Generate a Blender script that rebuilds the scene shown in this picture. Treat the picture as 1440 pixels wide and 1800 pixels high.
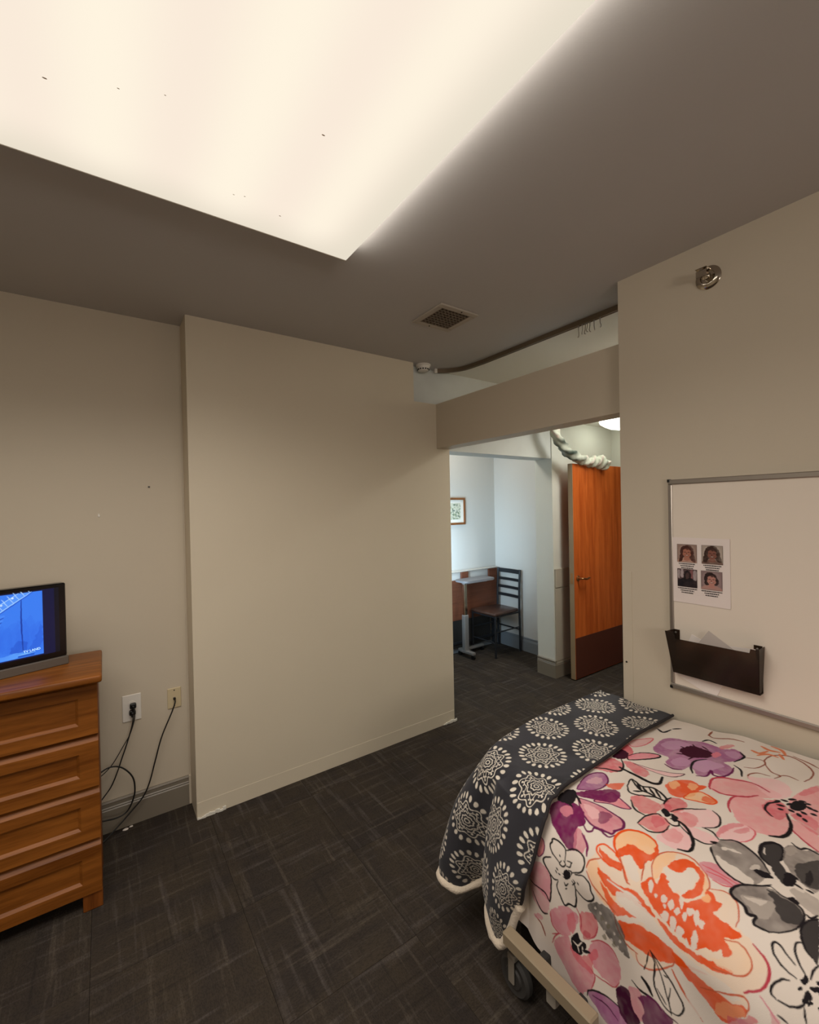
import bpy, bmesh, math, random
import numpy as np
from mathutils import Vector, Matrix
random.seed(7)
PI = math.pi
for o in list(bpy.data.objects):
    bpy.data.objects.remove(o, do_unlink=True)
SC = bpy.context.scene
COL = SC.collection

# ---------------------------------------------------------------- camera
YAW, PITCH, ROLL, FPX = 0.6081, -0.0086, -0.0201, 775.0
def make_camera():
    cam = bpy.data.cameras.new('camera'); ob = bpy.data.objects.new('camera', cam); COL.objects.link(ob)
    cam.sensor_fit = 'HORIZONTAL'; cam.sensor_width = 36.0; cam.lens = FPX / 1440.0 * 36.0
    cam.clip_start = 0.02
    f = Vector((math.sin(YAW), math.cos(YAW), 0)); r = Vector((math.cos(YAW), -math.sin(YAW), 0)); u = Vector((0, 0, 1))
    f2 = f * math.cos(PITCH) + u * math.sin(PITCH); u2 = u * math.cos(PITCH) - f * math.sin(PITCH)
    r3 = r * math.cos(ROLL) + u2 * math.sin(ROLL); u3 = u2 * math.cos(ROLL) - r * math.sin(ROLL)
    m = Matrix.Identity(4)
    for i in range(3):
        m[i][0], m[i][1], m[i][2] = r3[i], u3[i], -f2[i]
    m[0][3], m[1][3], m[2][3] = 0.0, 0.0, 1.6
    ob.matrix_world = m
    SC.camera = ob
make_camera()

# ---------------------------------------------------------------- light, world, exposure
SC.view_settings.view_transform = 'Standard'
SC.view_settings.look = 'None'
SC.view_settings.exposure = 0.0
SC.view_settings.gamma = 1.0
SC.view_settings.use_curve_mapping = False
w = bpy.data.worlds.new('world'); SC.world = w; w.use_nodes = True
w.node_tree.nodes['Background'].inputs[0].default_value = (0.6, 0.75, 1.0, 1)
w.node_tree.nodes['Background'].inputs[1].default_value = 0.6
def area(name, loc, rot, sx, sy, power, color):
    l = bpy.data.lights.new(name, 'AREA'); l.shape = 'RECTANGLE'; l.size = sx; l.size_y = sy; l.energy = power; l.color = color
    o = bpy.data.objects.new(name, l); COL.objects.link(o); o.location = loc; o.rotation_euler = rot
    return o
# the tubes of the big ceiling fixture, then unseen fill lamps added for brightness
FIX_C = (-0.223, 0.880, 2.57)
lamp_room = area('fixture_tubes', (FIX_C[0], FIX_C[1], 2.562), (0, 0, 0), 1.96, 1.28, 30.0, (1.0, 0.935, 0.86))
lamp_room.data.spread = math.radians(150)
lamp_side = area('fixture_side', (0, 0, 2.6), (0, -PI / 2, 0), 0.04, 1.28, 1.1, (1.0, 0.935, 0.86))
lamp_window = area('alcove_daylight', (2.265, 3.12, 1.08), (0, -PI / 2, math.radians(52)), 0.8, 0.50, 15.0, (0.56, 0.80, 1.0))  # added for bluish daylight, turned towards the picture wall and off the column
lamp_window.data.spread = math.radians(112)
fill_alcove = area('alcove_fill', (2.75, 3.27, 2.585), (0, 0, 0), 0.9, 0.28, 6.8, (1.0, 0.96, 0.88))  # added out of view to lift the alcove walls
fill_passage = area('passage_fill', (3.26, 1.62, 2.58), (0, 0, 0), 0.26, 0.66, 16.5, (1.0, 0.99, 0.92))  # added out of view to brighten door, bulkhead and passage
fill_passage.data.spread = math.radians(150)
fill_rear = area('rear_wall_fill', (0.2, -2.12, 1.75), (PI / 2, 0, 0), 1.2, 0.5, 19.0, (1.0, 0.92, 0.84))  # added behind the camera as frontal fill

# ---------------------------------------------------------------- helpers
def lin(c):
    return tuple((x / 255 / 12.92) if x / 255 <= 0.04045 else ((x / 255 + 0.055) / 1.055) ** 2.4 for x in c)
def mat(name, c=(0.8, 0.8, 0.8), rough=0.6, metal=0.0, bump=0.0, bscale=200.0, var=0.0, vscale=3.0, spec=0.5, emit=None, estr=1.0, sheen=0.0):
    """c in sRGB 0-255; optional colour variation and fine bump from noise"""
    m = bpy.data.materials.new(name); m.use_nodes = True
    nt = m.node_tree; b = nt.nodes['Principled BSDF']
    col = lin(c) + (1,)
    b.inputs['Base Color'].default_value = col
    b.inputs['Roughness'].default_value = rough; b.inputs['Metallic'].default_value = metal
    b.inputs['Specular IOR Level'].default_value = spec
    if sheen: b.inputs['Sheen Weight'].default_value = sheen
    if emit:
        b.inputs['Emission Color'].default_value = lin(emit) + (1,); b.inputs['Emission Strength'].default_value = estr
    tc = nt.nodes.new('ShaderNodeTexCoord')
    if var:
        n = nt.nodes.new('ShaderNodeTexNoise'); n.inputs['Scale'].default_value = vscale; n.inputs['Detail'].default_value = 4
        nt.links.new(tc.outputs['Object'], n.inputs['Vector'])
        mx = nt.nodes.new('ShaderNodeMix'); mx.data_type = 'RGBA'
        mx.inputs[6].default_value = tuple(x * (1 - var) for x in col[:3]) + (1,)
        mx.inputs[7].default_value = tuple(min(1, x * (1 + var)) for x in col[:3]) + (1,)
        nt.links.new(n.outputs['Fac'], mx.inputs[0]); nt.links.new(mx.outputs[2], b.inputs['Base Color'])
    if bump:
        n = nt.nodes.new('ShaderNodeTexNoise'); n.inputs['Scale'].default_value = bscale; n.inputs['Detail'].default_value = 3
        nt.links.new(tc.outputs['Object'], n.inputs['Vector'])
        bp = nt.nodes.new('ShaderNodeBump'); bp.inputs['Strength'].default_value = bump; bp.inputs['Distance'].default_value = 0.003
        nt.links.new(n.outputs['Fac'], bp.inputs['Height']); nt.links.new(bp.outputs[0], b.inputs['Normal'])
    return m
def wood(name, c1, c2, axis=0, rough=0.4, scale=1.0):
    """straight-grained veneer, grain along axis"""
    m = bpy.data.materials.new(name); m.use_nodes = True
    nt = m.node_tree; b = nt.nodes['Principled BSDF']; b.inputs['Roughness'].default_value = rough; b.inputs['Specular IOR Level'].default_value = 0.22
    tc = nt.nodes.new('ShaderNodeTexCoord'); mp = nt.nodes.new('ShaderNodeMapping')
    s = [14 * scale, 14 * scale, 14 * scale]; s[axis] = 1.0 * scale
    mp.inputs['Scale'].default_value = s
    nt.links.new(tc.outputs['Object'], mp.inputs[0])
    n = nt.nodes.new('ShaderNodeTexNoise'); n.inputs['Scale'].default_value = 2.2; n.inputs['Detail'].default_value = 6; n.inputs['Distortion'].default_value = 0.6
    n2 = nt.nodes.new('ShaderNodeTexNoise'); n2.inputs['Scale'].default_value = 16; n2.inputs['Detail'].default_value = 3
    nt.links.new(mp.outputs[0], n.inputs['Vector']); nt.links.new(mp.outputs[0], n2.inputs['Vector'])
    ad = nt.nodes.new('ShaderNodeMath'); ad.operation = 'MULTIPLY_ADD'; ad.inputs[1].default_value = 0.35
    nt.links.new(n2.outputs['Fac'], ad.inputs[0]); nt.links.new(n.outputs['Fac'], ad.inputs[2])
    cr = nt.nodes.new('ShaderNodeValToRGB')
    cr.color_ramp.elements[0].position = 0.45; cr.color_ramp.elements[0].color = lin(c1) + (1,)
    cr.color_ramp.elements[1].position = 0.85; cr.color_ramp.elements[1].color = lin(c2) + (1,)
    nt.links.new(ad.outputs[0], cr.inputs[0]); nt.links.new(cr.outputs[0], b.inputs['Base Color'])
    return m
def vcol_mat(name, rough=0.8, emit=0.0, bump=0.0, bscale=500, sheen=0.0, spec=0.3):
    m = bpy.data.materials.new(name); m.use_nodes = True
    nt = m.node_tree; b = nt.nodes['Principled BSDF']; b.inputs['Roughness'].default_value = rough
    b.inputs['Specular IOR Level'].default_value = spec; b.inputs['Sheen Weight'].default_value = sheen
    a = nt.nodes.new('ShaderNodeVertexColor'); a.layer_name = 'print'
    if emit:
        nt.links.new(a.outputs[0], b.inputs['Emission Color']); b.inputs['Emission Strength'].default_value = emit
        b.inputs['Base Color'].default_value = (0.01, 0.01, 0.012, 1)
    else:
        nt.links.new(a.outputs[0], b.inputs['Base Color'])
    if bump:
        tc = nt.nodes.new('ShaderNodeTexCoord')
        n = nt.nodes.new('ShaderNodeTexNoise'); n.inputs['Scale'].default_value = bscale
        nt.links.new(tc.outputs['Object'], n.inputs['Vector'])
        bp = nt.nodes.new('ShaderNodeBump'); bp.inputs['Strength'].default_value = bump; bp.inputs['Distance'].default_value = 0.002
        nt.links.new(n.outputs['Fac'], bp.inputs['Height']); nt.links.new(bp.outputs[0], b.inputs['Normal'])
    return m

def box(bm, x0, x1, y0, y1, z0, z1, bev=0.0, seg=1):
    vs = [bm.verts.new((x, y, z)) for x in (x0, x1) for y in (y0, y1) for z in (z0, z1)]
    F = [(0, 1, 3, 2), (4, 6, 7, 5), (0, 4, 5, 1), (2, 3, 7, 6), (0, 2, 6, 4), (1, 5, 7, 3)]
    fs = [bm.faces.new([vs[i] for i in f]) for f in F]
    if bev:
        es = list({e for f in fs for e in f.edges})
        bmesh.ops.bevel(bm, geom=es, offset=bev, segments=seg, affect='EDGES', profile=0.5)
def prism(bm, poly, a0, a1, axis='z', bev=0.0):
    """polygon in the plane across `axis`, extruded from a0 to a1"""
    def P(p, a):
        return {'z': (p[0], p[1], a), 'y': (p[0], a, p[1]), 'x': (a, p[0], p[1])}[axis]
    A = [bm.verts.new(P(p, a0)) for p in poly]; B = [bm.verts.new(P(p, a1)) for p in poly]
    n = len(poly); fs = [bm.faces.new(A), bm.faces.new(B[::-1])]
    for i in range(n):
        fs.append(bm.faces.new((A[i], B[i], B[(i + 1) % n], A[(i + 1) % n])))
    if bev:
        es = [e for e in set(fs[0].edges) | set(fs[1].edges)]
        bmesh.ops.bevel(bm, geom=es, offset=bev, segments=1, affect='EDGES', profile=0.5)
def tube(bm, pts, r, seg=8, closed=False, caps=True):
    """round bar through pts; r a number or one radius per point"""
    pts = [Vector(p) for p in pts]; n = len(pts); rs = r if isinstance(r, (list, tuple)) else [r] * n
    rings = []; up = None
    for i, p in enumerate(pts):
        if closed: t = pts[(i + 1) % n] - pts[i - 1]
        else: t = pts[min(i + 1, n - 1)] - pts[max(i - 1, 0)]
        t.normalize()
        if up is None:
            up = Vector((0, 0, 1)) if abs(t.z) < 0.9 else Vector((1, 0, 0))
        s = t.cross(up).normalized(); up = s.cross(t).normalized()
        rings.append([bm.verts.new(p + (s * math.cos(2 * PI * k / seg) + up * math.sin(2 * PI * k / seg)) * rs[i]) for k in range(seg)])
    m = n if closed else n - 1
    for i in range(m):
        A, B = rings[i], rings[(i + 1) % n]
        for k in range(seg):
            bm.faces.new((A[k], A[(k + 1) % seg], B[(k + 1) % seg], B[k]))
    if caps and not closed:
        bm.faces.new(rings[0][::-1]); bm.faces.new(rings[-1])
def lathe(bm, prof, M=None, seg=24):
    """profile of (radius, height) turned about z, then placed by matrix M"""
    M = M or Matrix.Identity(4); rings = []
    for r, h in prof:
        if r < 1e-6: rings.append([bm.verts.new(M @ Vector((0, 0, h)))])
        else: rings.append([bm.verts.new(M @ Vector((r * math.cos(2 * PI * k / seg), r * math.sin(2 * PI * k / seg), h))) for k in range(seg)])
    for A, B in zip(rings, rings[1:]):
        for k in range(seg):
            j = (k + 1) % seg
            if len(A) == 1 and len(B) == 1: continue
            if len(A) == 1: bm.faces.new((A[0], B[k], B[j]))
            elif len(B) == 1: bm.faces.new((A[k], A[j], B[0]))
            else: bm.faces.new((A[k], A[j], B[j], B[k]))
def spline(pts, n=8, closed=False):
    """Catmull-Rom through pts"""
    P = [np.array(p, float) for p in pts]; N = len(P); out = []
    rng = N if closed else N - 1
    for i in range(rng):
        p0 = P[i - 1] if (closed or i > 0) else 2 * P[0] - P[1]
        p1 = P[i]; p2 = P[(i + 1) % N]
        p3 = P[(i + 2) % N] if (closed or i + 2 < N) else 2 * P[-1] - P[-2]
        for k in range(n):
            t = k / n
            out.append(0.5 * (2 * p1 + (p2 - p0) * t + (2 * p0 - 5 * p1 + 4 * p2 - p3) * t * t + (3 * p1 - p0 - 3 * p2 + p3) * t ** 3))
    if not closed: out.append(P[-1])
    return out
def obj(name, build, m, parent=None, smooth=False, label=None):
    """link ONE mesh object; build fills a bmesh in the parent's local space"""
    bm = bmesh.new(); build(bm)
    bmesh.ops.recalc_face_normals(bm, faces=bm.faces)
    me = bpy.data.meshes.new(name); bm.to_mesh(me); bm.free()
    me.materials.append(m)
    if smooth:
        me.polygons.foreach_set('use_smooth', [True] * len(me.polygons))
        if smooth != 'all':
            me.set_sharp_from_angle(angle=math.radians(40))
    o = bpy.data.objects.new(name, me); COL.objects.link(o)
    if parent: o.parent = parent
    if label: o['label'] = label
    return o
def tag(o, label, cat, group=None, kind=None):
    o['label'] = label; o['category'] = cat
    if group: o['group'] = group
    if kind: o['kind'] = kind
    return o
def thing(name, label, cat, loc=(0, 0, 0), rotz=0.0, group=None):
    o = bpy.data.objects.new(name, None); COL.objects.link(o); o.empty_display_size = 0.1
    o.location = loc; o.rotation_euler = (0, 0, rotz)
    return tag(o, label, cat, group)
def struct(name, build, m, label=None, cat=None, parent=None, smooth=False):
    o = obj(name, build, m, parent, smooth)
    o['kind'] = 'structure'
    if label and not parent: o['label'] = label; o['category'] = cat or name.split('_')[0]
    return o
def B(*a, **k): return lambda bm: box(bm, *a, **k)
def grid_mesh(name, X, Y, Z, cols, m, parent=None, smooth=True):
    """one mesh from 2-D coordinate arrays, with a colour attribute called print"""
    ni, nj = X.shape
    co = np.stack([X, Y, Z], -1).reshape(-1, 3).astype(np.float32)
    idx = np.arange(ni * nj).reshape(ni, nj)
    q = np.stack([idx[:-1, :-1], idx[1:, :-1], idx[1:, 1:], idx[:-1, 1:]], -1).reshape(-1, 4).astype(np.int32)
    me = bpy.data.meshes.new(name)
    me.vertices.add(len(co)); me.vertices.foreach_set('co', co.ravel())
    me.loops.add(q.size); me.loops.foreach_set('vertex_index', q.ravel())
    me.polygons.add(len(q)); me.polygons.foreach_set('loop_start', np.arange(0, q.size, 4, dtype=np.int32))
    me.polygons.foreach_set('use_smooth', np.ones(len(q), bool))
    me.update(calc_edges=True)
    if cols is not None:
        a = me.color_attributes.new('print', 'FLOAT_COLOR', 'POINT')
        c4 = np.ones((len(co), 4), np.float32); c4[:, :3] = cols.reshape(-1, 3)
        a.data.foreach_set('color', c4.ravel())
    me.materials.append(m)
    o = bpy.data.objects.new(name, me); COL.objects.link(o)
    if parent: o.parent = parent
    return o

# ---------------------------------------------------------------- flat print painter (numpy canvas)
def vnoise(shape, cell, seed):
    rs = np.random.RandomState(seed); h, v = shape
    g = rs.rand(int(h / cell) + 3, int(v / cell) + 3)
    a = np.arange(h) / cell; b = np.arange(v) / cell
    i = a.astype(int); j = b.astype(int); u = a - i; t = b - j
    u = (u * u * (3 - 2 * u))[:, None]; t = (t * t * (3 - 2 * t))[None, :]
    G = lambda p, q: g[np.ix_(p, q)]
    return (G(i, j) * (1 - u) + G(i + 1, j) * u) * (1 - t) + (G(i, j + 1) * (1 - u) + G(i + 1, j + 1) * u) * t
class Canvas:
    def __init__(s, u0, u1, v0, v1, step, base):
        s.u0, s.v0, s.st = u0, v0, step
        s.n = (int(round((u1 - u0) / step)) + 1, int(round((v1 - v0) / step)) + 1)
        s.c = np.empty(s.n + (3,), np.float32); s.c[:] = lin(base)
        s.w1 = vnoise(s.n, 7, 1) - .5; s.w2 = vnoise(s.n, 7, 2) - .5
        s.tone = 0.6 * vnoise(s.n, 22, 3) + 0.4 * vnoise(s.n, 8, 4)
    def win(s, P, pad):
        a = np.floor((P.min(0) - pad - (s.u0, s.v0)) / s.st).astype(int); b = np.ceil((P.max(0) + pad - (s.u0, s.v0)) / s.st).astype(int)
        a = np.clip(a, 0, np.array(s.n) - 1); b = np.clip(b, 0, np.array(s.n) - 1)
        if (b <= a).any(): return None
        return slice(a[0], b[0] + 1), slice(a[1], b[1] + 1)
    def coords(s, w, warp):
        U = s.u0 + np.arange(w[0].start, w[0].stop)[:, None] * s.st + s.w1[w] * warp
        V = s.v0 + np.arange(w[1].start, w[1].stop)[None, :] * s.st + s.w2[w] * warp
        return U, V
    def fill(s, col, pts, alpha=1.0, warp=0.004, wash=0.35, n=6):
        P = np.array(spline(pts, n, True)) if n > 1 else np.array(pts, float)
        w = s.win(P, 0.006)
        if w is None: return
        U, V = s.coords(w, warp); ins = np.zeros(U.shape, bool)
        A = P; Bp = np.roll(P, -1, 0)
        for (ax, ay), (bx, by) in zip(A, Bp):
            if ay == by: continue
            ins ^= ((ay > V) != (by > V)) & (U < (bx - ax) * (V - ay) / (by - ay) + ax)
        al = ins * alpha * (1 - wash * np.clip(s.tone[w] * 1.6 - 0.5, 0, 1))
        s.c[w] = s.c[w] * (1 - al[..., None]) + np.array(lin(col), np.float32) * al[..., None]
    def stroke(s, col, width, pts, alpha=1.0, warp=0.0015, n=6):
        P = np.array(spline(pts, n)) if n > 1 else np.array(pts, float)
        w = s.win(P, width + 0.003)
        if w is None: return
        U, V = s.coords(w, warp); d = np.full(U.shape, 1e9)
        m = len(P) - 1
        for k in range(m):
            a, b = P[k], P[k + 1]; e = b - a; L = e @ e + 1e-12
            t = np.clip(((U - a[0]) * e[0] + (V - a[1]) * e[1]) / L, 0, 1)
            tt = (k + t) / m
            prof = 0.55 + 0.45 * np.sin(np.clip(tt, 0, 1) * PI)      # a brush stroke thins at both ends
            d = np.minimum(d, np.hypot(U - a[0] - t * e[0], V - a[1] - t * e[1]) - prof * width / 2)
        al = np.clip(0.5 - d / s.st, 0, 1) * alpha
        s.c[w] = s.c[w] * (1 - al[..., None]) + np.array(lin(col), np.float32) * al[..., None]
    def sample(s, U, V):
        x = np.clip((U - s.u0) / s.st, 0, s.n[0] - 1.001); y = np.clip((V - s.v0) / s.st, 0, s.n[1] - 1.001)
        i = x.astype(int); j = y.astype(int); a = (x - i)[..., None]; b = (y - j)[..., None]
        return (s.c[i, j] * (1 - a) + s.c[i + 1, j] * a) * (1 - b) + (s.c[i, j + 1] * (1 - a) + s.c[i + 1, j + 1] * a) * b

# ---------------------------------------------------------------- materials
M = {}
M['wall_mid'] = mat('lighter_wall_paint', (214, 202, 180), 0.5, bump=0.06, bscale=260, var=0.03, vscale=2.5, spec=0.4)  # lighter beige than the other walls, middle wall and its strip only
M['wall'] = mat('wall_paint', (203, 191, 171), 0.55, bump=0.06, bscale=260, var=0.03, vscale=2.5, spec=0.35)
M['wall_white'] = mat('white_wall_paint', (222, 220, 214), 0.5, bump=0.05, var=0.03)
M['wall_scuff'] = mat('scuffed_white_paint', (204, 206, 202), 0.5, bump=0.1, bscale=40, var=0.12, vscale=5)
M['wall_alcove'] = mat('pale_alcove_paint', (205, 202, 196), 0.5, bump=0.05, var=0.02)
M['wall_cream'] = mat('cream_entry_paint', (214, 214, 204), 0.5, bump=0.05, var=0.02)
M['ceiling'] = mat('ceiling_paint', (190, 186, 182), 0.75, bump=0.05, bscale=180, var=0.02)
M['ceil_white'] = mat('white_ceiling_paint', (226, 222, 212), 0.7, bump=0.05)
M['base'] = mat('vinyl_baseboard', (130, 121, 107), 0.4, spec=0.5)
M['base_blue'] = mat('grey_vinyl_baseboard', (126, 130, 134), 0.4)
M['caulk'] = mat('white_caulk', (225, 220, 208), 0.7, bump=0.3, bscale=120)
M['guard'] = mat('wall_guard_vinyl', (176, 168, 152), 0.4)
M['alum'] = mat('brushed_aluminium', (168, 160, 150), 0.35, metal=0.8)
M['chrome'] = mat('chrome', (190, 180, 165), 0.15, metal=1.0)
M['dark_metal'] = mat('blackened_metal', (40, 42, 46), 0.4, metal=0.2)
M['silver'] = mat('silver_paint', (150, 146, 142), 0.35, metal=0.5)
M['brass'] = mat('brushed_bronze', (176, 128, 84), 0.3, metal=0.9)
M['black'] = mat('black_plastic', (16, 15, 15), 0.35)
M['cord'] = mat('black_cord_rubber', (18, 16, 15), 0.5)
M['white_plastic'] = mat('white_plastic', (230, 224, 214), 0.35)
M['ivory_plastic'] = mat('ivory_plastic', (205, 188, 152), 0.35)
M['vent'] = mat('vent_paint', (178, 168, 154), 0.5)
M['vent_dark'] = mat('vent_inside', (30, 26, 22), 0.8)
M['board'] = mat('whiteboard_enamel', (232, 220, 205), 0.25, spec=0.5)
M['paper'] = mat('paper', (238, 228, 220), 0.7)
M['ink'] = mat('printer_ink', (40, 36, 36), 0.7)
M['oak'] = wood('oak_veneer', (100, 54, 14), (144, 86, 32), 0, 0.42)
M['oak_side'] = wood('oak_veneer_upright', (90, 46, 14), (128, 72, 28), 2, 0.45)
M['cherry'] = wood('cherry_door_veneer', (168, 74, 26), (206, 106, 46), 2, 0.35, 0.7)
M['brown_lam'] = wood('brown_laminate', (96, 56, 40), (116, 70, 50), 0, 0.4)
M['kick'] = mat('brown_kick_plate', (86, 44, 32), 0.4, var=0.05)
M['vinyl_seat'] = mat('brown_vinyl', (74, 50, 40), 0.35, bump=0.1, bscale=90)
M['grey_lam'] = mat('grey_laminate', (122, 120, 122), 0.4)
M['cream_rail'] = mat('cream_rail', (196, 190, 180), 0.4)
M['rail_beige'] = mat('beige_bed_metal', (150, 134, 110), 0.4, spec=0.5)
M['bed_dark'] = mat('dark_bed_frame', (40, 38, 36), 0.5)
M['mattress'] = mat('mattress_cover', (60, 62, 70), 0.6)
M['rubber'] = mat('grey_rubber', (64, 62, 60), 0.6)
M['caster_grey'] = mat('caster_hub', (150, 142, 130), 0.45)
M['sherpa'] = mat('cream_sherpa', (224, 208, 186), 0.95, bump=1.0, bscale=170, sheen=0.3)
M['duvet'] = vcol_mat('printed_duvet_cotton', 0.8, bump=0.15, bscale=700, spec=0.2)
M['plush'] = vcol_mat('printed_plush', 0.85, bump=0.25, bscale=500, sheen=0.15, spec=0.15)
M['print'] = vcol_mat('inkjet_print', 0.5)
M['screen'] = vcol_mat('tv_screen', 0.2, emit=1.0)
M['tv'] = mat('tv_black_gloss', (8, 8, 9), 0.18)
M['tv_grey'] = mat('tv_grey_bar', (92, 84, 76), 0.4)
M['frame_wood'] = wood('picture_frame_wood', (110, 66, 34), (140, 88, 48), 2, 0.4)

def smoke_mat():
    m = bpy.data.materials.new('smoked_plastic'); m.use_nodes = True; nt = m.node_tree
    out = nt.nodes['Material Output']; b = nt.nodes['Principled BSDF']
    b.inputs['Base Color'].default_value = lin((66, 54, 44)) + (1,); b.inputs['Roughness'].default_value = 0.15
    t = nt.nodes.new('ShaderNodeBsdfTransparent'); t.inputs[0].default_value = lin((168, 144, 126)) + (1,)
    mx = nt.nodes.new('ShaderNodeMixShader'); mx.inputs[0].default_value = 0.42
    nt.links.new(t.outputs[0], mx.inputs[1]); nt.links.new(b.outputs[0], mx.inputs[2]); nt.links.new(mx.outputs[0], out.inputs[0])
    return m
M['smoked'] = smoke_mat()
def glass_mat():
    m = bpy.data.materials.new('window_glass'); m.use_nodes = True; nt = m.node_tree
    out = nt.nodes['Material Output']
    t = nt.nodes.new('ShaderNodeBsdfTransparent'); t.inputs[0].default_value = (0.95, 0.97, 0.97, 1)
    g = nt.nodes.new('ShaderNodeBsdfGlossy'); g.inputs['Roughness'].default_value = 0.02
    mx = nt.nodes.new('ShaderNodeMixShader'); mx.inputs[0].default_value = 0.06
    nt.links.new(t.outputs[0], mx.inputs[1]); nt.links.new(g.outputs[0], mx.inputs[2]); nt.links.new(mx.outputs[0], out.inputs[0])
    return m
M['glass'] = glass_mat()
def carpet_mat():
    m = bpy.data.materials.new('carpet_tile_weave'); m.use_nodes = True; nt = m.node_tree; L = nt.links.new
    b = nt.nodes['Principled BSDF']; b.inputs['Roughness'].default_value = 0.95; b.inputs['Specular IOR Level'].default_value = 0.1
    tc = nt.nodes.new('ShaderNodeTexCoord'); oi = nt.nodes.new('ShaderNodeObjectInfo')
    off = nt.nodes.new('ShaderNodeVectorMath'); off.operation = 'MULTIPLY_ADD'
    L(oi.outputs['Random'], off.inputs[0]); off.inputs[1].default_value = (37, 53, 71); L(tc.outputs['Object'], off.inputs[2])
    def streak(sx, sy, lo, hi, det=3):
        mp = nt.nodes.new('ShaderNodeMapping'); mp.inputs['Scale'].default_value = (sx, sy, 1); L(off.outputs[0], mp.inputs[0])
        n = nt.nodes.new('ShaderNodeTexNoise'); n.inputs['Scale'].default_value = 1.0; n.inputs['Detail'].default_value = det
        n.inputs['Roughness'].default_value = 0.6; L(mp.outputs[0], n.inputs['Vector'])
        r = nt.nodes.new('ShaderNodeMapRange'); r.inputs[1].default_value = lo; r.inputs[2].default_value = hi; L(n.outputs['Fac'], r.inputs[0])
        return r.outputs[0]
    def mixc(fac, a, bcol):
        mx = nt.nodes.new('ShaderNodeMix'); mx.data_type = 'RGBA'; L(fac, mx.inputs[0])
        for sock, v in ((mx.inputs[6], a), (mx.inputs[7], bcol)):
            if isinstance(v, tuple): sock.default_value = lin(v) + (1,)
            else: L(v, sock)
        return mx.outputs[2]
    def mul(a, k):
        n = nt.nodes.new('ShaderNodeMath'); n.operation = 'MULTIPLY'; L(a, n.inputs[0])
        if isinstance(k, float): n.inputs[1].default_value = k
        else: L(k, n.inputs[1])
        return n.outputs[0]
    c = mixc(streak(3.0, 7.0, 0.35, 0.65), (54, 48, 44), (64, 56, 47))            # soft patches of charcoal and brown
    c = mixc(mul(streak(36, 2.6, 0.54, 0.74), 0.42), c, (104, 96, 92))           # pale lines across
    c = mixc(mul(streak(2.6, 40, 0.55, 0.74), 0.40), c, (106, 96, 84))            # tan lines along
    c = mixc(mul(streak(56, 3.2, 0.56, 0.74), 0.4), c, (34, 31, 29))
    c = mixc(mul(streak(3.0, 64, 0.58, 0.74), 0.4), c, (36, 33, 31))
    c = mixc(mul(streak(120, 260, 0.45, 0.62, 1), 0.4), c, (38, 34, 32))
    L(c, b.inputs['Base Color'])
    n = nt.nodes.new('ShaderNodeTexNoise'); n.inputs['Scale'].default_value = 420; L(tc.outputs['Object'], n.inputs['Vector'])
    bp = nt.nodes.new('ShaderNodeBump'); bp.inputs['Strength'].default_value = 0.5; bp.inputs['Distance'].default_value = 0.002
    L(n.outputs['Fac'], bp.inputs['Height']); L(bp.outputs[0], b.inputs['Normal'])
    return m
M['carpet'] = carpet_mat()
M['subfloor'] = mat('subfloor', (30, 28, 26), 0.9)

# ================================================================ ROOM SHELL
H = 2.623
fl = struct('floor', B(-2.3, 5.8, -2.3, 3.9, -0.12, -0.008), M['subfloor'], 'dark patterned carpet tile floor of the whole room', 'floor')
tile_me = None; T = 0.5
for ix in range(-5, 12):
    for iy in range(-4, 8):
        x, y = ix * T + 0.18, iy * T + 0.1
        if x > 4.6 or (x < 1.9 and y > 2.8 and x < 1.0): continue
        if tile_me is None:
            t = obj('carpet_tile', B(-T / 2 + 0.0004, T / 2 - 0.0004, -T / 2 + 0.0004, T / 2 - 0.0004, -0.008, 0.0, bev=0.0008), M['carpet'], fl)
            tile_me = t.data
        else:
            t = bpy.data.objects.new('carpet_tile', tile_me); COL.objects.link(t); t.parent = fl
        t.location = (x, y, 0.0); t.rotation_euler = (0, 0, (PI / 2) * ((ix + iy) % 2))
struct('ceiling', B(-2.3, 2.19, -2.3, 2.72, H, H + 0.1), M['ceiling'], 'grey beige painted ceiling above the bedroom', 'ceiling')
def ceil2(bm):
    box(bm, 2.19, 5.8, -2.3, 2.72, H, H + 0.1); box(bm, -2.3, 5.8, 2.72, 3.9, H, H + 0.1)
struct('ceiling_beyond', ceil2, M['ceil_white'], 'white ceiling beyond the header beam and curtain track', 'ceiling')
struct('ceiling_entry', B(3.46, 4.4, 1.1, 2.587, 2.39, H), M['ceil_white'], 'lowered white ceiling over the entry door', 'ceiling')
struct('wall_left', B(-2.3, 0.3695, 2.70, 2.80, 0, H), M['wall'], 'beige painted wall behind the dresser and outlets', 'wall')
def wall_mid(bm):
    prism(bm, [(0.3695, 0), (2.13, 0), (2.13, 2.352), (1.814, 2.352), (1.814, H), (0.3695, H)], 2.524, 2.587, 'y')
    box(bm, 0.3695, 2.13, 2.587, 2.80, 0, 2.031)
    box(bm, 0.3695, 1.814, 2.587, 2.80, 2.031, H)
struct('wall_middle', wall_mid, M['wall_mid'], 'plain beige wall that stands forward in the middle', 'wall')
struct('wall_bulkhead', B(1.814, 3.405, 2.592, 2.78, 2.031, H), M['wall_scuff'], 'scuffed white bulkhead above the alcove opening', 'wall')
struct('wall_header', B(2.01, 2.13, 1.115, 2.524, 2.031, 2.352), M['wall'], 'beige header beam across the wide opening', 'wall')
struct('wall_right', B(1.97, 2.13, -2.3, 1.115, 0, H), M['wall'], 'beige wall that carries the whiteboard', 'wall')
struct('wall_rear', B(-2.3, 1.97, -2.3, -2.2, 0, H), M['wall'], 'beige wall behind the photographer', 'wall')
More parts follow.
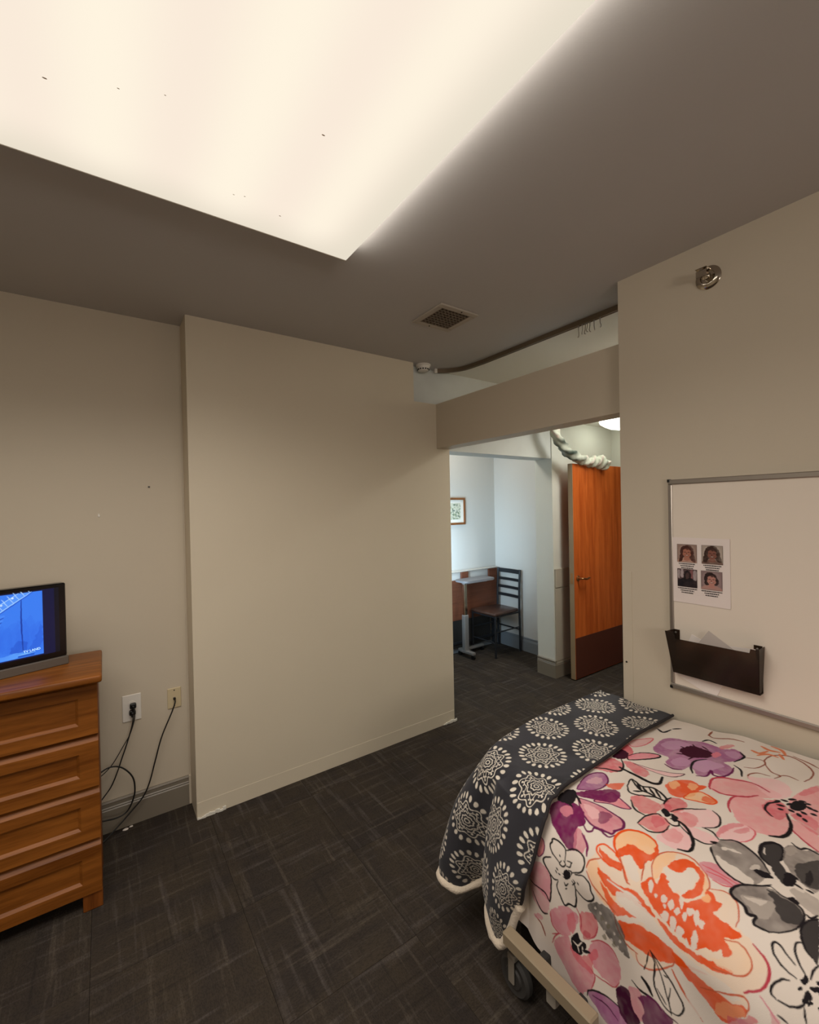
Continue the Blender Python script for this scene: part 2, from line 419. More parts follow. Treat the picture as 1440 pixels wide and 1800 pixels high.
struct('wall_side', B(-2.3, -2.2, -2.2, 2.70, 0, H), M['wall'], 'beige side wall beyond the dresser', 'wall')
struct('wall_entry', B(3.41, 4.5, 2.587, 2.78, 0, H), M['wall_cream'], 'cream wall behind the open wooden door', 'wall')
struct('wall_alcove_right', B(3.80, 3.92, 2.78, 3.82, 0, H), M['wall_alcove'], 'pale alcove wall behind the ladder-back chair', 'wall')
struct('wall_alcove_back', B(0.5, 3.92, 3.70, 3.82, 0, H), M['wall_alcove'], 'pale alcove wall with the framed picture', 'wall')
def wall_end(bm):
    box(bm, 2.08, 2.20, 2.80, 3.70, 0, 0.75); box(bm, 2.08, 2.20, 2.80, 3.70, 2.1, H)
    box(bm, 2.08, 2.20, 2.80, 2.86, 0.75, 2.1); box(bm, 2.08, 2.20, 3.62, 3.70, 0.75, 2.1)
struct('wall_alcove_end', wall_end, M['wall_alcove'], 'alcove end wall around the added window', 'wall')
def win_frame(bm):
    for a in ((2.86, 2.90, 0.75, 2.1), (3.58, 3.62, 0.75, 2.1), (2.9, 3.58, 0.75, 0.8), (2.9, 3.58, 2.05, 2.1), (2.9, 3.58, 1.4, 1.44)):
        box(bm, 2.11, 2.18, a[0], a[1], a[2], a[3], bev=0.004)
wn = struct('window_1', win_frame, M['white_plastic'], 'white alcove window, unseen, added for the bluish daylight', 'window')  # unseen window, added and placed so its light reaches the picture wall
obj('pane', B(2.14, 2.145, 2.9, 3.58, 0.8, 1.4), M['glass'], wn); obj('pane', B(2.14, 2.145, 2.9, 3.58, 1.44, 2.05), M['glass'], wn)
def wall_far(bm):
    box(bm, 4.40, 4.5, 1.0, 1.45, 0, H); box(bm, 4.40, 4.5, 2.40, 2.587, 0, H); box(bm, 4.40, 4.5, 1.45, 2.40, 2.0, H)
struct('wall_far', wall_far, M['wall_cream'], 'cream wall that holds the entry doorway', 'wall')
struct('wall_bath', B(2.13, 5.8, 1.0, 1.115, 0, H), M['wall'], 'beige wall beside the entry passage', 'wall')
def corr(bm):
    box(bm, 5.6, 5.7, 1.0, 2.78, 0, H); box(bm, 4.5, 5.7, 2.60, 2.78, 0, H)
struct('wall_corridor', corr, M['wall_cream'], 'cream corridor wall outside the entry door', 'wall')
def dframe(bm):
    box(bm, 4.36, 4.52, 1.42, 1.46, 0, 2.03, bev=0.003); box(bm, 4.36, 4.52, 2.39, 2.43, 0, 2.03, bev=0.003); box(bm, 4.36, 4.52, 1.46, 2.39, 1.99, 2.03, bev=0.003)
struct('trim_1', dframe, M['base'], 'painted metal frame around the entry doorway', 'door frame')

# baseboards: plain vinyl board with a moulded cap of two ribs
def base_run(p0, p1, h, nrm):
    """moulded baseboard from p0 to p1 (xy), nrm points into the room"""
    prof = [(0, 0), (0.014, 0), (0.014, h - 0.045), (0.010, h - 0.040), (0.013, h - 0.034), (0.009, h - 0.029), (0.010, h - 0.012), (0.013, h - 0.008), (0.008, h), (0, h)]
    def f(bm):
        rings = [[bm.verts.new((p[0] + nrm[0] * d, p[1] + nrm[1] * d, z)) for d, z in prof] for p in (p0, p1)]
        n = len(prof)
        for i in range(n):
            bm.faces.new((rings[0][i], rings[0][(i + 1) % n], rings[1][(i + 1) % n], rings[1][i]))
        bm.faces.new(rings[0]); bm.faces.new(rings[1][::-1])
    return f
struct('baseboard_left', base_run((-2.2, 2.70), (0.366, 2.70), 0.155, (0, -1)), M['base'], 'grey brown moulded baseboard under the outlets', 'baseboard')
struct('baseboard_alcove', base_run((3.80, 3.70), (3.80, 2.78), 0.155, (-1, 0)), M['base_blue'], 'grey baseboard behind the ladder-back chair', 'baseboard')
struct('baseboard_alcove_back', base_run((2.20, 3.70), (3.78, 3.70), 0.155, (0, -1)), M['base_blue'], 'grey baseboard under the framed picture', 'baseboard')
struct('baseboard_column', base_run((3.41, 2.78), (3.41, 2.5728), 0.165, (-1, 0)), M['base'], 'beige baseboard round the alcove corner', 'baseboard')
struct('baseboard_entry', base_run((3.4102, 2.587), (4.4, 2.587), 0.165, (0, -1)), M['base'], 'beige baseboard behind the open door', 'baseboard')
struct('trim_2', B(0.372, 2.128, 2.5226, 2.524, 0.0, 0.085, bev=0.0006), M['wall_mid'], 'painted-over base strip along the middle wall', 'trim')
struct('trim_3', B(3.42, 4.39, 2.577, 2.587, 0.0, 0.83, bev=0.003), M['guard'], 'vinyl wall guard behind the open door', 'trim')
struct('trim_4', B(3.42, 4.39, 2.572, 2.587, 0.835, 1.01, bev=0.003), M['guard'], 'raised wall rail above the vinyl guard', 'trim')
def cguard(bm):
    box(bm, 1.9675, 1.97, 1.07, 1.117, 0.10, 1.29); box(bm, 1.9675, 2.01, 1.115, 1.117, 0.10, 1.29)
struct('trim_5', cguard, M['wall'], 'beige corner guard on the whiteboard wall edge', 'trim')
def chips(bm):
    rs = random.Random(3)
    for x0, x1, y in ((0.37, 0.50, 2.519), (2.02, 2.135, 2.519)):
        x = x0
        while x < x1:
            l = rs.uniform(.008, .02); box(bm, x, x + l, y - rs.uniform(0, .006), 2.521, 0.0, rs.uniform(.006, .022), bev=0.001); x += l * 0.9
struct('trim_6', chips, M['caulk'], 'chipped white plaster along the middle wall foot', 'trim')
def caulkline(bm):
    box(bm, 0.358, 0.3695, 2.684, 2.70, 0.0, 0.158, bev=0.002); box(bm, 0.363, 0.3695, 2.694, 2.70, 0.158, 2.3, bev=0.001)
struct('trim_7', caulkline, M['wall'], 'bead of caulk in the corner beside the middle wall', 'trim')

# ================================================================ CEILING FIXTURE
def diffuser_mat():
    """translucent lens lit by four tubes that run along the fixture"""
    m = bpy.data.materials.new('lit_diffuser'); m.use_nodes = True; nt = m.node_tree; L = nt.links.new
    nt.nodes.remove(nt.nodes['Principled BSDF']); em = nt.nodes.new('ShaderNodeEmission'); L(em.outputs[0], nt.nodes['Material Output'].inputs[0])
    tc = nt.nodes.new('ShaderNodeTexCoord'); sx = nt.nodes.new('ShaderNodeSeparateXYZ'); L(tc.outputs['Object'], sx.inputs[0])
    def math_(op, a, b=None):
        n = nt.nodes.new('ShaderNodeMath'); n.operation = op
        for i, v in enumerate((a, b)):
            if v is None: continue
            if isinstance(v, (int, float)): n.inputs[i].default_value = v
            else: L(v, n.inputs[i])
        return n.outputs[0]
    wv = math_('COSINE', math_('MULTIPLY', math_('SUBTRACT', sx.outputs[0], 0.555), 2 * PI / 0.31))
    wv = math_('MULTIPLY_ADD', wv, 0.5); nt.nodes[-1].inputs[2].default_value = 0.5
    def edge(sock, half, soft):
        n = nt.nodes.new('ShaderNodeMapRange'); n.interpolation_type = 'SMOOTHSTEP'
        L(math_('ABSOLUTE', sock), n.inputs[0]); n.inputs[1].default_value = half; n.inputs[2].default_value = half - soft; n.inputs[3].default_value = 0; n.inputs[4].default_value = 1
        return n.outputs[0]
    e = math_('MULTIPLY', edge(sx.outputs[0], 1.04, 0.24), edge(sx.outputs[1], 0.70, 0.2))
    cr = nt.nodes.new('ShaderNodeValToRGB')
    cr.color_ramp.elements[0].color = lin((232, 222, 203)) + (1,); cr.color_ramp.elements[1].color = lin((250, 235, 218)) + (1,)
    L(e, cr.inputs[0])
    mx = nt.nodes.new('ShaderNodeMix'); mx.data_type = 'RGBA'; L(math_('MULTIPLY', wv, e), mx.inputs[0]); L(cr.outputs[0], mx.inputs[6]); mx.inputs[7].default_value = lin((255, 244, 224)) + (1,)
    L(mx.outputs[2], em.inputs[0]); em.inputs[1].default_value = 1.0
    return m
M['diffuser'] = diffuser_mat()
cl = thing('ceiling_light', 'large glowing square ceiling light panel with frosted lens', 'ceiling light', (FIX_C[0], FIX_C[1], H))
hw, hd = 1.027, 0.672
obj('diffuser', B(-hw, hw, -hd, hd, -0.053, -0.006, bev=0.006), M['diffuser'], cl)
obj('housing', B(-hw + 0.03, hw - 0.03, -hd + 0.03, hd - 0.03, -0.006, 0.0), M['white_plastic'], cl)
obj('edge_trim', B(-hw, hw, hd - 0.0005, hd + 0.006, -0.050, 0.0, bev=0.002), M['white_plastic'], cl)
def specks(bm):
    for x, y, s in ((-0.085, 1.281 - 0.02, 5), (0.49, 1.06, 5), (0.05, 1.2, 3), (0.50, 1.43, 4), (0.38, 1.40, 3), (0.35, 1.41, 3), (0.14, 1.16, 2.5)):
        lathe(bm, [(0, -0.0536), (s * 0.0005, -0.0533), (s * 0.0006, -0.0530), (0, -0.0528)], Matrix.Translation((x - FIX_C[0], y - FIX_C[1], 0)) @ Matrix.Diagonal((1.6, 0.7, 1, 1)), 8)
sp = obj('dead_insects', specks, mat('dead_insect', (215, 190, 165), 0.9), cl); sp['kind'] = 'stuff'
lamp_side.parent = cl; lamp_side.location = (hw + 0.004, 0, -0.03); lamp_side.name = 'side_glow'
lamp_room.parent = cl; lamp_room.location = (0, 0, -0.060); lamp_room.name = 'tube_light'

# ================================================================ CEILING FITTINGS
vt = thing('ceiling_vent', 'small square ceiling air vent with egg-crate grille', 'vent', (1.535, 1.835, H))
def vframe(bm):
    o, i = 0.128, 0.095
    for a in ((-o, o, -o, -i), (-o, o, i, o), (-o, -i, -i, i), (i, o, -i, i)): box(bm, a[0], a[1], a[2], a[3], -0.010, 0.0, bev=0.0025)
obj('frame', vframe, M['vent'], vt)
obj('duct', B(-0.095, 0.095, -0.095, 0.095, -0.001, -0.0002), M['vent_dark'], vt)
def vgrille(bm):
    for k in range(9):
        p = -0.093 + k * 0.02325
        box(bm, p - 0.0022, p + 0.0022, -0.095, 0.095, -0.009, -0.001); box(bm, -0.095, 0.095, p - 0.0022, p + 0.0022, -0.009, -0.001)
obj('grille', vgrille, mat('grille_paint', (128, 114, 98), 0.5), vt)
for s in (-1, 1):
    obj('screw', lambda bm: lathe(bm, [(0, -0.0125), (0.004, -0.012), (0.0045, -0.010)], Matrix.Translation((s * 0.0 + 0.02 * s, -0.112 * s, 0)), 10), M['vent_dark'], vt)

sd = thing('smoke_detector', 'round white smoke detector at the corner of the middle wall', 'smoke detector', (1.905, 2.528, H))
obj('base', lambda bm: lathe(bm, [(0.0, 0), (0.052, 0), (0.052, -0.010), (0.046, -0.013)], None, 32), M['white_plastic'], sd, True)
obj('sensor_head', lambda bm: lathe(bm, [(0.046, -0.012), (0.043, -0.030), (0.038, -0.044), (0.030, -0.048), (0, -0.048)], None, 32), M['white_plastic'], sd, True)
def sd_slots(bm):
    for k in range(14):
        a = 2 * PI * k / 14; c, s_ = math.cos(a), math.sin(a)
        m = Matrix.Translation((0.0405 * c, 0.0405 * s_, -0.036)) @ Matrix.Rotation(a, 4, 'Z')
        n0 = len(bm.verts); box(bm, -0.003, 0.003, -0.0055, 0.0055, -0.004, 0.004); bm.verts.ensure_lookup_table()
        for v in bm.verts[n0:]: v.co = m @ v.co
obj('sensor_slots', sd_slots, M['vent_dark'], sd)

tr = thing('curtain_track', 'slim ceiling curtain track with a bend at one end', 'curtain track', (2.2, 1.8, H))
tp = [(0, -0.68, -0.016), (0, -0.2, -0.016), (0, 0.3, -0.016)] + [tuple(q) for q in spline([(0, 0.42, -0.016), (-0.02, 0.60, -0.016), (-0.08, 0.70, -0.016), (-0.15, 0.752, -0.016)], 6)]
def rail(bm):
    P = [Vector(p) for p in tp]; rings = []
    for i, p in enumerate(P):
        t = (P[min(i + 1, len(P) - 1)] - P[max(i - 1, 0)]).normalized(); s = Vector((t.y, -t.x, 0))
        rings.append([bm.verts.new(p + s * a + Vector((0, 0, b))) for a, b in ((-0.011, 0.016), (-0.011, -0.012), (-0.004, -0.012), (-0.004, -0.002), (0.004, -0.002), (0.004, -0.012), (0.011, -0.012), (0.011, 0.016))])
    for A, Bq in zip(rings, rings[1:]):
        for k in range(8): bm.faces.new((A[k], A[(k + 1) % 8], Bq[(k + 1) % 8], Bq[k]))
    bm.faces.new(rings[0]); bm.faces.new(rings[-1][::-1])
obj('rail', rail, mat('bronzed_track', (120, 104, 84), 0.4, metal=0.5), tr)
obj('end_cap', lambda bm: box(bm, -0.175, -0.148, 0.742, 0.764, -0.030, 0.0, bev=0.003), M['white_plastic'], tr)
hook0 = None
for k, (y, l) in enumerate(((1.475, 0.058), (1.450, 0.050), (1.432, 0.055), (1.420, 0.048), (1.405, 0.052), (1.380, 0.05), (1.345, 0.047))):
    def hk(bm):
        tube(bm, [(0, 0, 0.0), (0, 0, -0.018), (0.002, 0, -0.030), (0.006, 0.002, -0.040), (0.004, 0.003, -0.050), (-0.003, 0.002, -0.052)], 0.0022, 6)
        lathe(bm, [(0, 0.002), (0.005, 0), (0.005, -0.006), (0, -0.008)], None, 10)
    if hook0 is None:
        hook0 = obj('curtain_hook', hk, M['alum'], smooth=True); h = hook0
    else:
        h = hook0.copy(); COL.objects.link(h)
    h.location = (2.2, y, H - 0.028); h.scale = (1, 1, l / 0.05); h.rotation_euler = (0, 0, k * 0.7)
    tag(h, 'small curtain hook on the ceiling track, %s counted from the smoke detector end' % ('first', 'second', 'third', 'fourth', 'fifth', 'sixth', 'last')[k], 'curtain hook', 'empty hooks on the curtain track')

# sidewall sprinkler
sk = thing('sprinkler', 'chrome sidewall fire sprinkler high on the whiteboard wall', 'sprinkler', (1.97, 0.745, 2.48))
RX = Matrix.Rotation(-PI / 2, 4, 'Y')
obj('escutcheon', lambda bm: lathe(bm, [(0.045, 0.0), (0.045, 0.003), (0.038, 0.009), (0.026, 0.011), (0.024, 0.004), (0.012, 0.004)], RX, 32), M['chrome'], sk, True)
obj('body', lambda bm: lathe(bm, [(0.013, 0.0), (0.013, 0.022), (0.016, 0.024), (0.016, 0.031), (0.009, 0.034), (0.006, 0.040), (0, 0.040)], RX, 20), M['chrome'], sk, True)
def skarms(bm):
    for s in (-1, 1):
        tube(bm, [(-0.030, s * 0.012, 0), (-0.042, s * 0.016, 0), (-0.056, s * 0.011, 0), (-0.064, 0, 0)], 0.0032, 8)
    tube(bm, [(-0.036, 0, 0), (-0.062, 0, 0)], 0.003, 8)
obj('frame_arm', skarms, M['chrome'], sk, True)
def skdef(bm):
    box(bm, -0.068, -0.065, -0.018, 0.018, -0.016, 0.010, bev=0.001); box(bm, -0.070, -0.030, -0.020, 0.020, 0.0165, 0.0185, bev=0.0006)
    box(bm, -0.068, -0.0655, -0.005, 0.005, 0.008, 0.0175)
obj('deflector', skdef, M['chrome'], sk)

# ================================================================ ENTRY: door, dome light, twisted sheet
dr = thing('door_1', 'open cherry wood entry door with brown kick plate', 'door', (3.49, 2.452, 0)); dr['kind'] = 'structure'
obj('leaf', B(0.006, 0.852, -0.022, 0.022, 0.010, 1.975, bev=0.0015), M['cherry'], dr)
obj('edge_strip', B(0.0, 0.0058, -0.0235, 0.0235, 0.010, 1.975, bev=0.001), mat('door_edge_paint', (150, 128, 98), 0.45), dr)
obj('kick_plate', B(0.012, 0.850, -0.0245, -0.022, 0.015, 0.385, bev=0.001), M['kick'], dr)
hd_ = obj('handle', lambda bm: (lathe(bm, [(0, 0.0), (0.026, 0.0), (0.026, 0.006), (0.020, 0.010), (0, 0.010)], Matrix.Translation((0.062, -0.022, 0.930)) @ Matrix.Rotation(PI / 2, 4, 'X'), 20), tube(bm, [tuple(q) for q in spline([(0.062, -0.030, 0.930), (0.062, -0.066, 0.930), (0.085, -0.074, 0.929), (0.13, -0.072, 0.922), (0.17, -0.068, 0.930)], 5)], 0.0095, 10)), M['brass'], dr, True)
obj('latch_plate', B(-0.0012, 0.0, -0.012, 0.012, 0.88, 0.98), M['brass'], dr)
for z in (0.25, 1.0, 1.75):
    obj('hinge', lambda bm: tube(bm, [(0.858, -0.026, z - 0.05), (0.858, -0.026, z + 0.05)], 0.007, 8), M['alum'], dr)

dm = thing('dome_light', 'round glowing dome light on the lowered entry ceiling', 'ceiling light', (3.97, 2.22, 2.39))
m_dome = mat('lit_dome', (245, 250, 240), 0.3, emit=(250, 255, 240), estr=5.5)
obj('shade', lambda bm: lathe(bm, [(0.20, -0.012), (0.194, -0.035), (0.155, -0.062), (0.11, -0.085), (0.05, -0.098), (0, -0.1)], None, 36), m_dome, dm, 'all')
obj('rim', lambda bm: lathe(bm, [(0.0, 0), (0.205, 0), (0.205, -0.014), (0.19, -0.016), (0.0, -0.016)], None, 36), M['white_plastic'], dm, True)

for nm, lb, lo, sx, sy, lp in (('added_passage_light', 'added unseen light panel that brightens the entry passage', (3.26, 1.62, H), 0.15, 0.36, fill_passage), ('added_alcove_light', 'added unseen light strip that brightens the alcove', (2.75, 3.27, H), 0.48, 0.17, fill_alcove)):  # unseen fixtures added to carry the passage and alcove fill
    t = thing(nm, lb, 'ceiling light', lo)
    obj('housing', B(-sx, sx, -sy, sy, -0.034, 0.0, bev=0.004), M['white_plastic'], t)
    obj('lens', B(-sx + 0.02, sx - 0.02, -sy + 0.02, sy - 0.02, -0.0365, -0.034), mat('lit_' + nm, (245, 245, 235), 0.4, emit=(250, 250, 236), estr=1.5), t)
    lp.parent = t; lp.location = (0, 0, -0.04)
t = thing('rear_fill_panel', 'wide frosted fill panel added behind the photographer', 'wall light', (0.2, -2.2, 1.75))  # unseen fixture added to light the room from behind the camera
obj('housing', B(-0.66, 0.66, 0.0, 0.05, -0.30, 0.30, bev=0.006), M['white_plastic'], t)
obj('lens', B(-0.62, 0.62, 0.05, 0.056, -0.26, 0.26), mat('lit_wall_lens', (245, 240, 230), 0.4, emit=(255, 240, 220), estr=1.0), t)
fill_rear.parent = t; fill_rear.location = (0, 0.08, 0)
# a twisted sheet of cloth, tied overhead and thrown over the door top
tw = thing('twisted_sheet', 'twisted green and white cloth draped over the door top', 'cloth', (3.5, 2.43, 2.0))
def rope_pts():
    return [np.array(q) - np.array((3.5, 2.43, 2.0)) for q in spline([(3.16, 2.43, 2.50), (3.19, 2.42, 2.35), (3.23, 2.415, 2.24), (3.33, 2.41, 2.12), (3.45, 2.41, 2.055), (3.60, 2.415, 2.018), (3.72, 2.42, 1.998), (3.84, 2.43, 2.005), (3.93, 2.41, 2.0), (3.99, 2.385, 1.955)], 14)]
def rope_mesh():
    P = rope_pts(); n = len(P); seg = 20; X = np.zeros((n, seg + 1, 3)); C = np.zeros((n, seg + 1, 3))
    rs = np.random.RandomState(5)
    for i, p in enumerate(P):
        t = P[min(i + 1, n - 1)] - P[max(i - 1, 0)]; t /= np.linalg.norm(t)
        s = np.cross(t, (0, 1, 0)); s /= np.linalg.norm(s); u = np.cross(s, t)
        f = i / (n - 1); r0 = 0.036 + 0.012 * f + 0.016 * math.exp(-((f - 0.86) / 0.09) ** 2) + 0.004 * math.sin(i * 0.9)
        if i == n - 1: r0 *= 0.35
        if i == n - 2: r0 *= 0.8
        tw_ = i * 0.13
        for k in range(seg + 1):
            a = 2 * PI * k / seg
            lob = 1 + 0.16 * math.cos(3 * (a - tw_)) + 0.07 * math.cos(7 * (a - tw_ * 1.3))
            X[i, k] = p + (s * math.cos(a) + u * math.sin(a)) * r0 * lob
            band = 0.5 + 0.5 * math.cos(3 * (a - tw_) + 0.5)
            dk = math.exp(-((f - 0.42) / 0.10) ** 2) + 0.7 * math.exp(-((f - 0.30) / 0.03) ** 2) + 0.35 * math.exp(-((f - 0.56) / 0.02) ** 2) + 0.6 * math.exp(-((f - 0.9) / 0.02) ** 2)
            wgt = min(1, dk * (0.4 + 0.6 * band))
            C[i, k] = np.array(lin((206, 208, 192))) * (1 - wgt) + np.array(lin((40, 60, 52))) * wgt
            if band > 0.85 and dk < .3: C[i, k] = lin((222, 206, 196))
    return X, C
X_, C_ = rope_mesh()
grid_mesh('cloth_twist', X_[..., 0], X_[..., 1], X_[..., 2], C_, vcol_mat('dyed_cloth', 0.8, bump=0.4, bscale=60), tw)
obj('ceiling_hook', lambda bm: (tube(bm, [(-0.34, 0, 0.49), (-0.34, 0, 0.623)], 0.006, 8), lathe(bm, [(0, 0), (0.02, 0), (0.02, -0.006), (0, -0.006)], Matrix.Translation((-0.34, 0, 0.623)), 14)), M['alum'], tw)

# ================================================================ ALCOVE: picture, footboard, overbed table, chair
pc = thing('framed_picture', 'small wood framed botanical print on the alcove wall', 'picture', (3.17, 3.70, 1.555))
pw, ph_ = 0.155, 0.148
def pfr(bm):
    for a in ((-pw, pw, ph_ - 0.022, ph_), (-pw, pw, -ph_, -ph_ + 0.022), (-pw, -pw + 0.022, -ph_ + 0.022, ph_ - 0.022), (pw - 0.022, pw, -ph_ + 0.022, ph_ - 0.022)):
        box(bm, a[0], a[1], -0.02, 0.0, a[2], a[3], bev=0.003)
obj('frame', pfr, M['frame_wood'], pc)
obj('mat_board', B(-pw + 0.02, pw - 0.02, -0.008, -0.002, -ph_ + 0.02, ph_ - 0.02), mat('mat_board', (236, 232, 222), 0.8), pc)
cv = Canvas(-0.09, 0.09, -0.09, 0.09, 0.003, (206, 206, 186))
rs = random.Random(11)
for k in range(70):
    x, y = rs.uniform(-.085, .085), rs.uniform(-.085, .085); s = rs.uniform(.008, .02); a = rs.uniform(0, 6.3)
    cv.fill(rs.choice([(84, 112, 84), (110, 130, 96), (60, 84, 70), (150, 160, 126), (70, 96, 90), (216, 216, 200)]), [(x + s * math.cos(a + q) * (1 if q in (0, PI) else .4), y + s * math.sin(a + q) * (1 if q in (0, PI) else .4)) for q in (0, PI / 2, PI, 1.5 * PI)], 0.9, warp=.003)
u = np.linspace(-.09, .09, 50); U, V = np.meshgrid(u, u, indexing='ij')
grid_mesh('print', U, np.full_like(U, -0.0085), V, cv.sample(U, V), M['print'], pc)

fb = thing('bed_footboard', 'brown bed footboard with hand slots against the alcove wall', 'footboard', (3.10, 3.672, 0))
x0, x1 = -0.42, 0.68
def fpanel(bm):
    box(bm, x0, x1, -0.012, 0.012, 0.36, 0.80, bev=0.003)
    for a, b in ((x0, x0 + 0.07), (x0 + 0.27, x0 + 0.33), (0.13, 0.23), (x1 - 0.13, x1)):
        box(bm, a, b, -0.012, 0.012, 0.80, 0.885, bev=0.002)
obj('panel', fpanel, M['brown_lam'], fb)
obj('top_rail', B(x0, x1, -0.018, 0.018, 0.885, 0.902, bev=0.005), M['cream_rail'], fb)
for x in (x0 + 0.05, x1 - 0.08):
    obj('leg', B(x, x + 0.04, -0.015, 0.015, 0.0, 0.37, bev=0.004), M['dark_metal'], fb)
obj('shade_panel', B(x0 + 0.02, x1 - 0.12, -0.008, 0.008, 0.06, 0.362), M['bed_dark'], fb)  # dark sheet standing in for the darkness under the footboard
obj('cross_bar', B(x0 + 0.09, x1 - 0.08, -0.022, -0.009, 0.10, 0.13, bev=0.004), M['dark_metal'], fb)

ot = thing('overbed_table', 'grey-topped overbed table on a silver pedestal in the alcove', 'table', (3.17, 3.50, 0))
def ttop(bm):
    pts = []
    for cx, cy, a0 in ((0.36 - 0.05, 0.13 - 0.05, 0), (-0.085 + 0.05, 0.13 - 0.05, 90), (-0.085 + 0.05, -0.05 + 0.05 - 0.02, 180), (0.36 - 0.05, -0.05 + 0.05 - 0.02, 270)):
        for k in range(6):
            a = math.radians(a0 + k * 18); pts.append((cx + 0.05 * math.cos(a), cy + 0.05 * math.sin(a)))
    prism(bm, pts, 0.800, 0.822, 'z', bev=0.004)
obj('top', ttop, M['grey_lam'], ot)
obj('column', B(-0.045, 0.015, 0.005, 0.055, 0.07, 0.45, bev=0.006), M['silver'], ot)
obj('inner_column', B(-0.036, 0.006, 0.012, 0.048, 0.44, 0.79, bev=0.005), M['chrome'], ot)
obj('arm', B(-0.04, 0.30, 0.01, 0.05, 0.775, 0.80, bev=0.004), M['silver'], ot)
for s in (0, 1):
    y = 0.03 + (-0.0 if s == 0 else 0.11)
obj('foot', lambda bm: prism(bm, [(-0.035, -0.10), (0.005, -0.10), (0.02, 0.05), (0.005, 0.13), (-0.035, 0.13), (-0.05, 0.05)], 0.045, 0.075, 'z', bev=0.005), M['silver'], ot)
obj('foot', lambda bm: box(bm, -0.02, 0.30, 0.07, 0.115, 0.045, 0.07, bev=0.005), M['silver'], ot)
for x, y in ((-0.015, -0.085), (-0.015, 0.12), (0.28, 0.092)):
    obj('caster', lambda bm: tube(bm, [(x - 0.012, y, 0.023), (x + 0.012, y, 0.023)], 0.023, 14), M['black'], ot)

ch = thing('ladder_back_chair', 'black metal ladder-back chair with brown vinyl seat', 'chair', (3.55, 3.462, 0))
fx, bx = -0.19, 0.20       # front legs towards -x, back posts near the wall
fy, by = 0.172, 0.162
for s in (-1, 1):
    obj('leg', lambda bm: tube(bm, [(fx, s * fy, 0.0), (fx, s * fy, 0.45)], 0.0115, 10), M['dark_metal'], ch, True)
for s in (-1, 1):
    obj('leg', lambda bm: tube(bm, [(bx - 0.0, s * by, 0.0), (bx, s * by, 0.25), (bx - 0.005, s * by, 0.46), (bx + 0.0, s * by, 0.70), (bx + 0.015, s * by, 0.895)], 0.0125, 10), M['dark_metal'], ch, True)
for z, hgt, dx in ((0.868, 0.046, 0.012), (0.775, 0.030, 0.006), (0.685, 0.030, 0.0), (0.595, 0.032, -0.003)):
    def slat(bm):
        n = 8; A = []
        for k in range(n + 1):
            y = -by + 2 * by * k / n; cx = bx + dx + 0.012 * math.sin(PI * k / n)
            A.append([bm.verts.new((cx + a, y, z + b)) for a, b in ((-0.004, -hgt / 2), (0.004, -hgt / 2), (0.004, hgt / 2), (-0.004, hgt / 2))])
        for p, q in zip(A, A[1:]):
            for k in range(4): bm.faces.new((p[k], p[(k + 1) % 4], q[(k + 1) % 4], q[k]))
        bm.faces.new(A[0][::-1]); bm.faces.new(A[-1])
    obj('slat', slat, M['dark_metal'], ch)
def seat(bm):
    prism(bm, [(fx - 0.02, -fy - 0.015), (bx - 0.012, -by + 0.005), (bx - 0.012, by - 0.005), (fx - 0.02, fy + 0.015)], 0.440, 0.475, 'z')
    es = [e for e in bm.edges]; bmesh.ops.bevel(bm, geom=es, offset=0.014, segments=3, affect='EDGES', profile=0.5)
obj('seat', seat, M['vinyl_seat'], ch, True)
def srail(bm):
    box(bm, fx, bx, -by - 0.008, -by + 0.004, 0.425, 0.442); box(bm, fx, bx, by - 0.004, by + 0.008, 0.425, 0.442); box(bm, fx - 0.004, fx + 0.004, -fy, fy, 0.425, 0.442)
obj('seat_frame', srail, M['dark_metal'], ch)
for a, b in (((fx, -fy, 0.27), (bx, -by, 0.27)), ((fx, fy, 0.27), (bx, by, 0.27)), ((bx, -by, 0.24), (bx, by, 0.24)), ((fx, -fy, 0.16), (fx, fy, 0.16))):
    obj('stretcher', lambda bm: tube(bm, [a, b], 0.0075, 8), M['dark_metal'], ch, True)

# ================================================================ LEFT: dresser, television, outlets, cords
ds = thing('dresser', 'oak four-drawer dresser against the left wall', 'dresser', (-0.41, 2.36, 0))
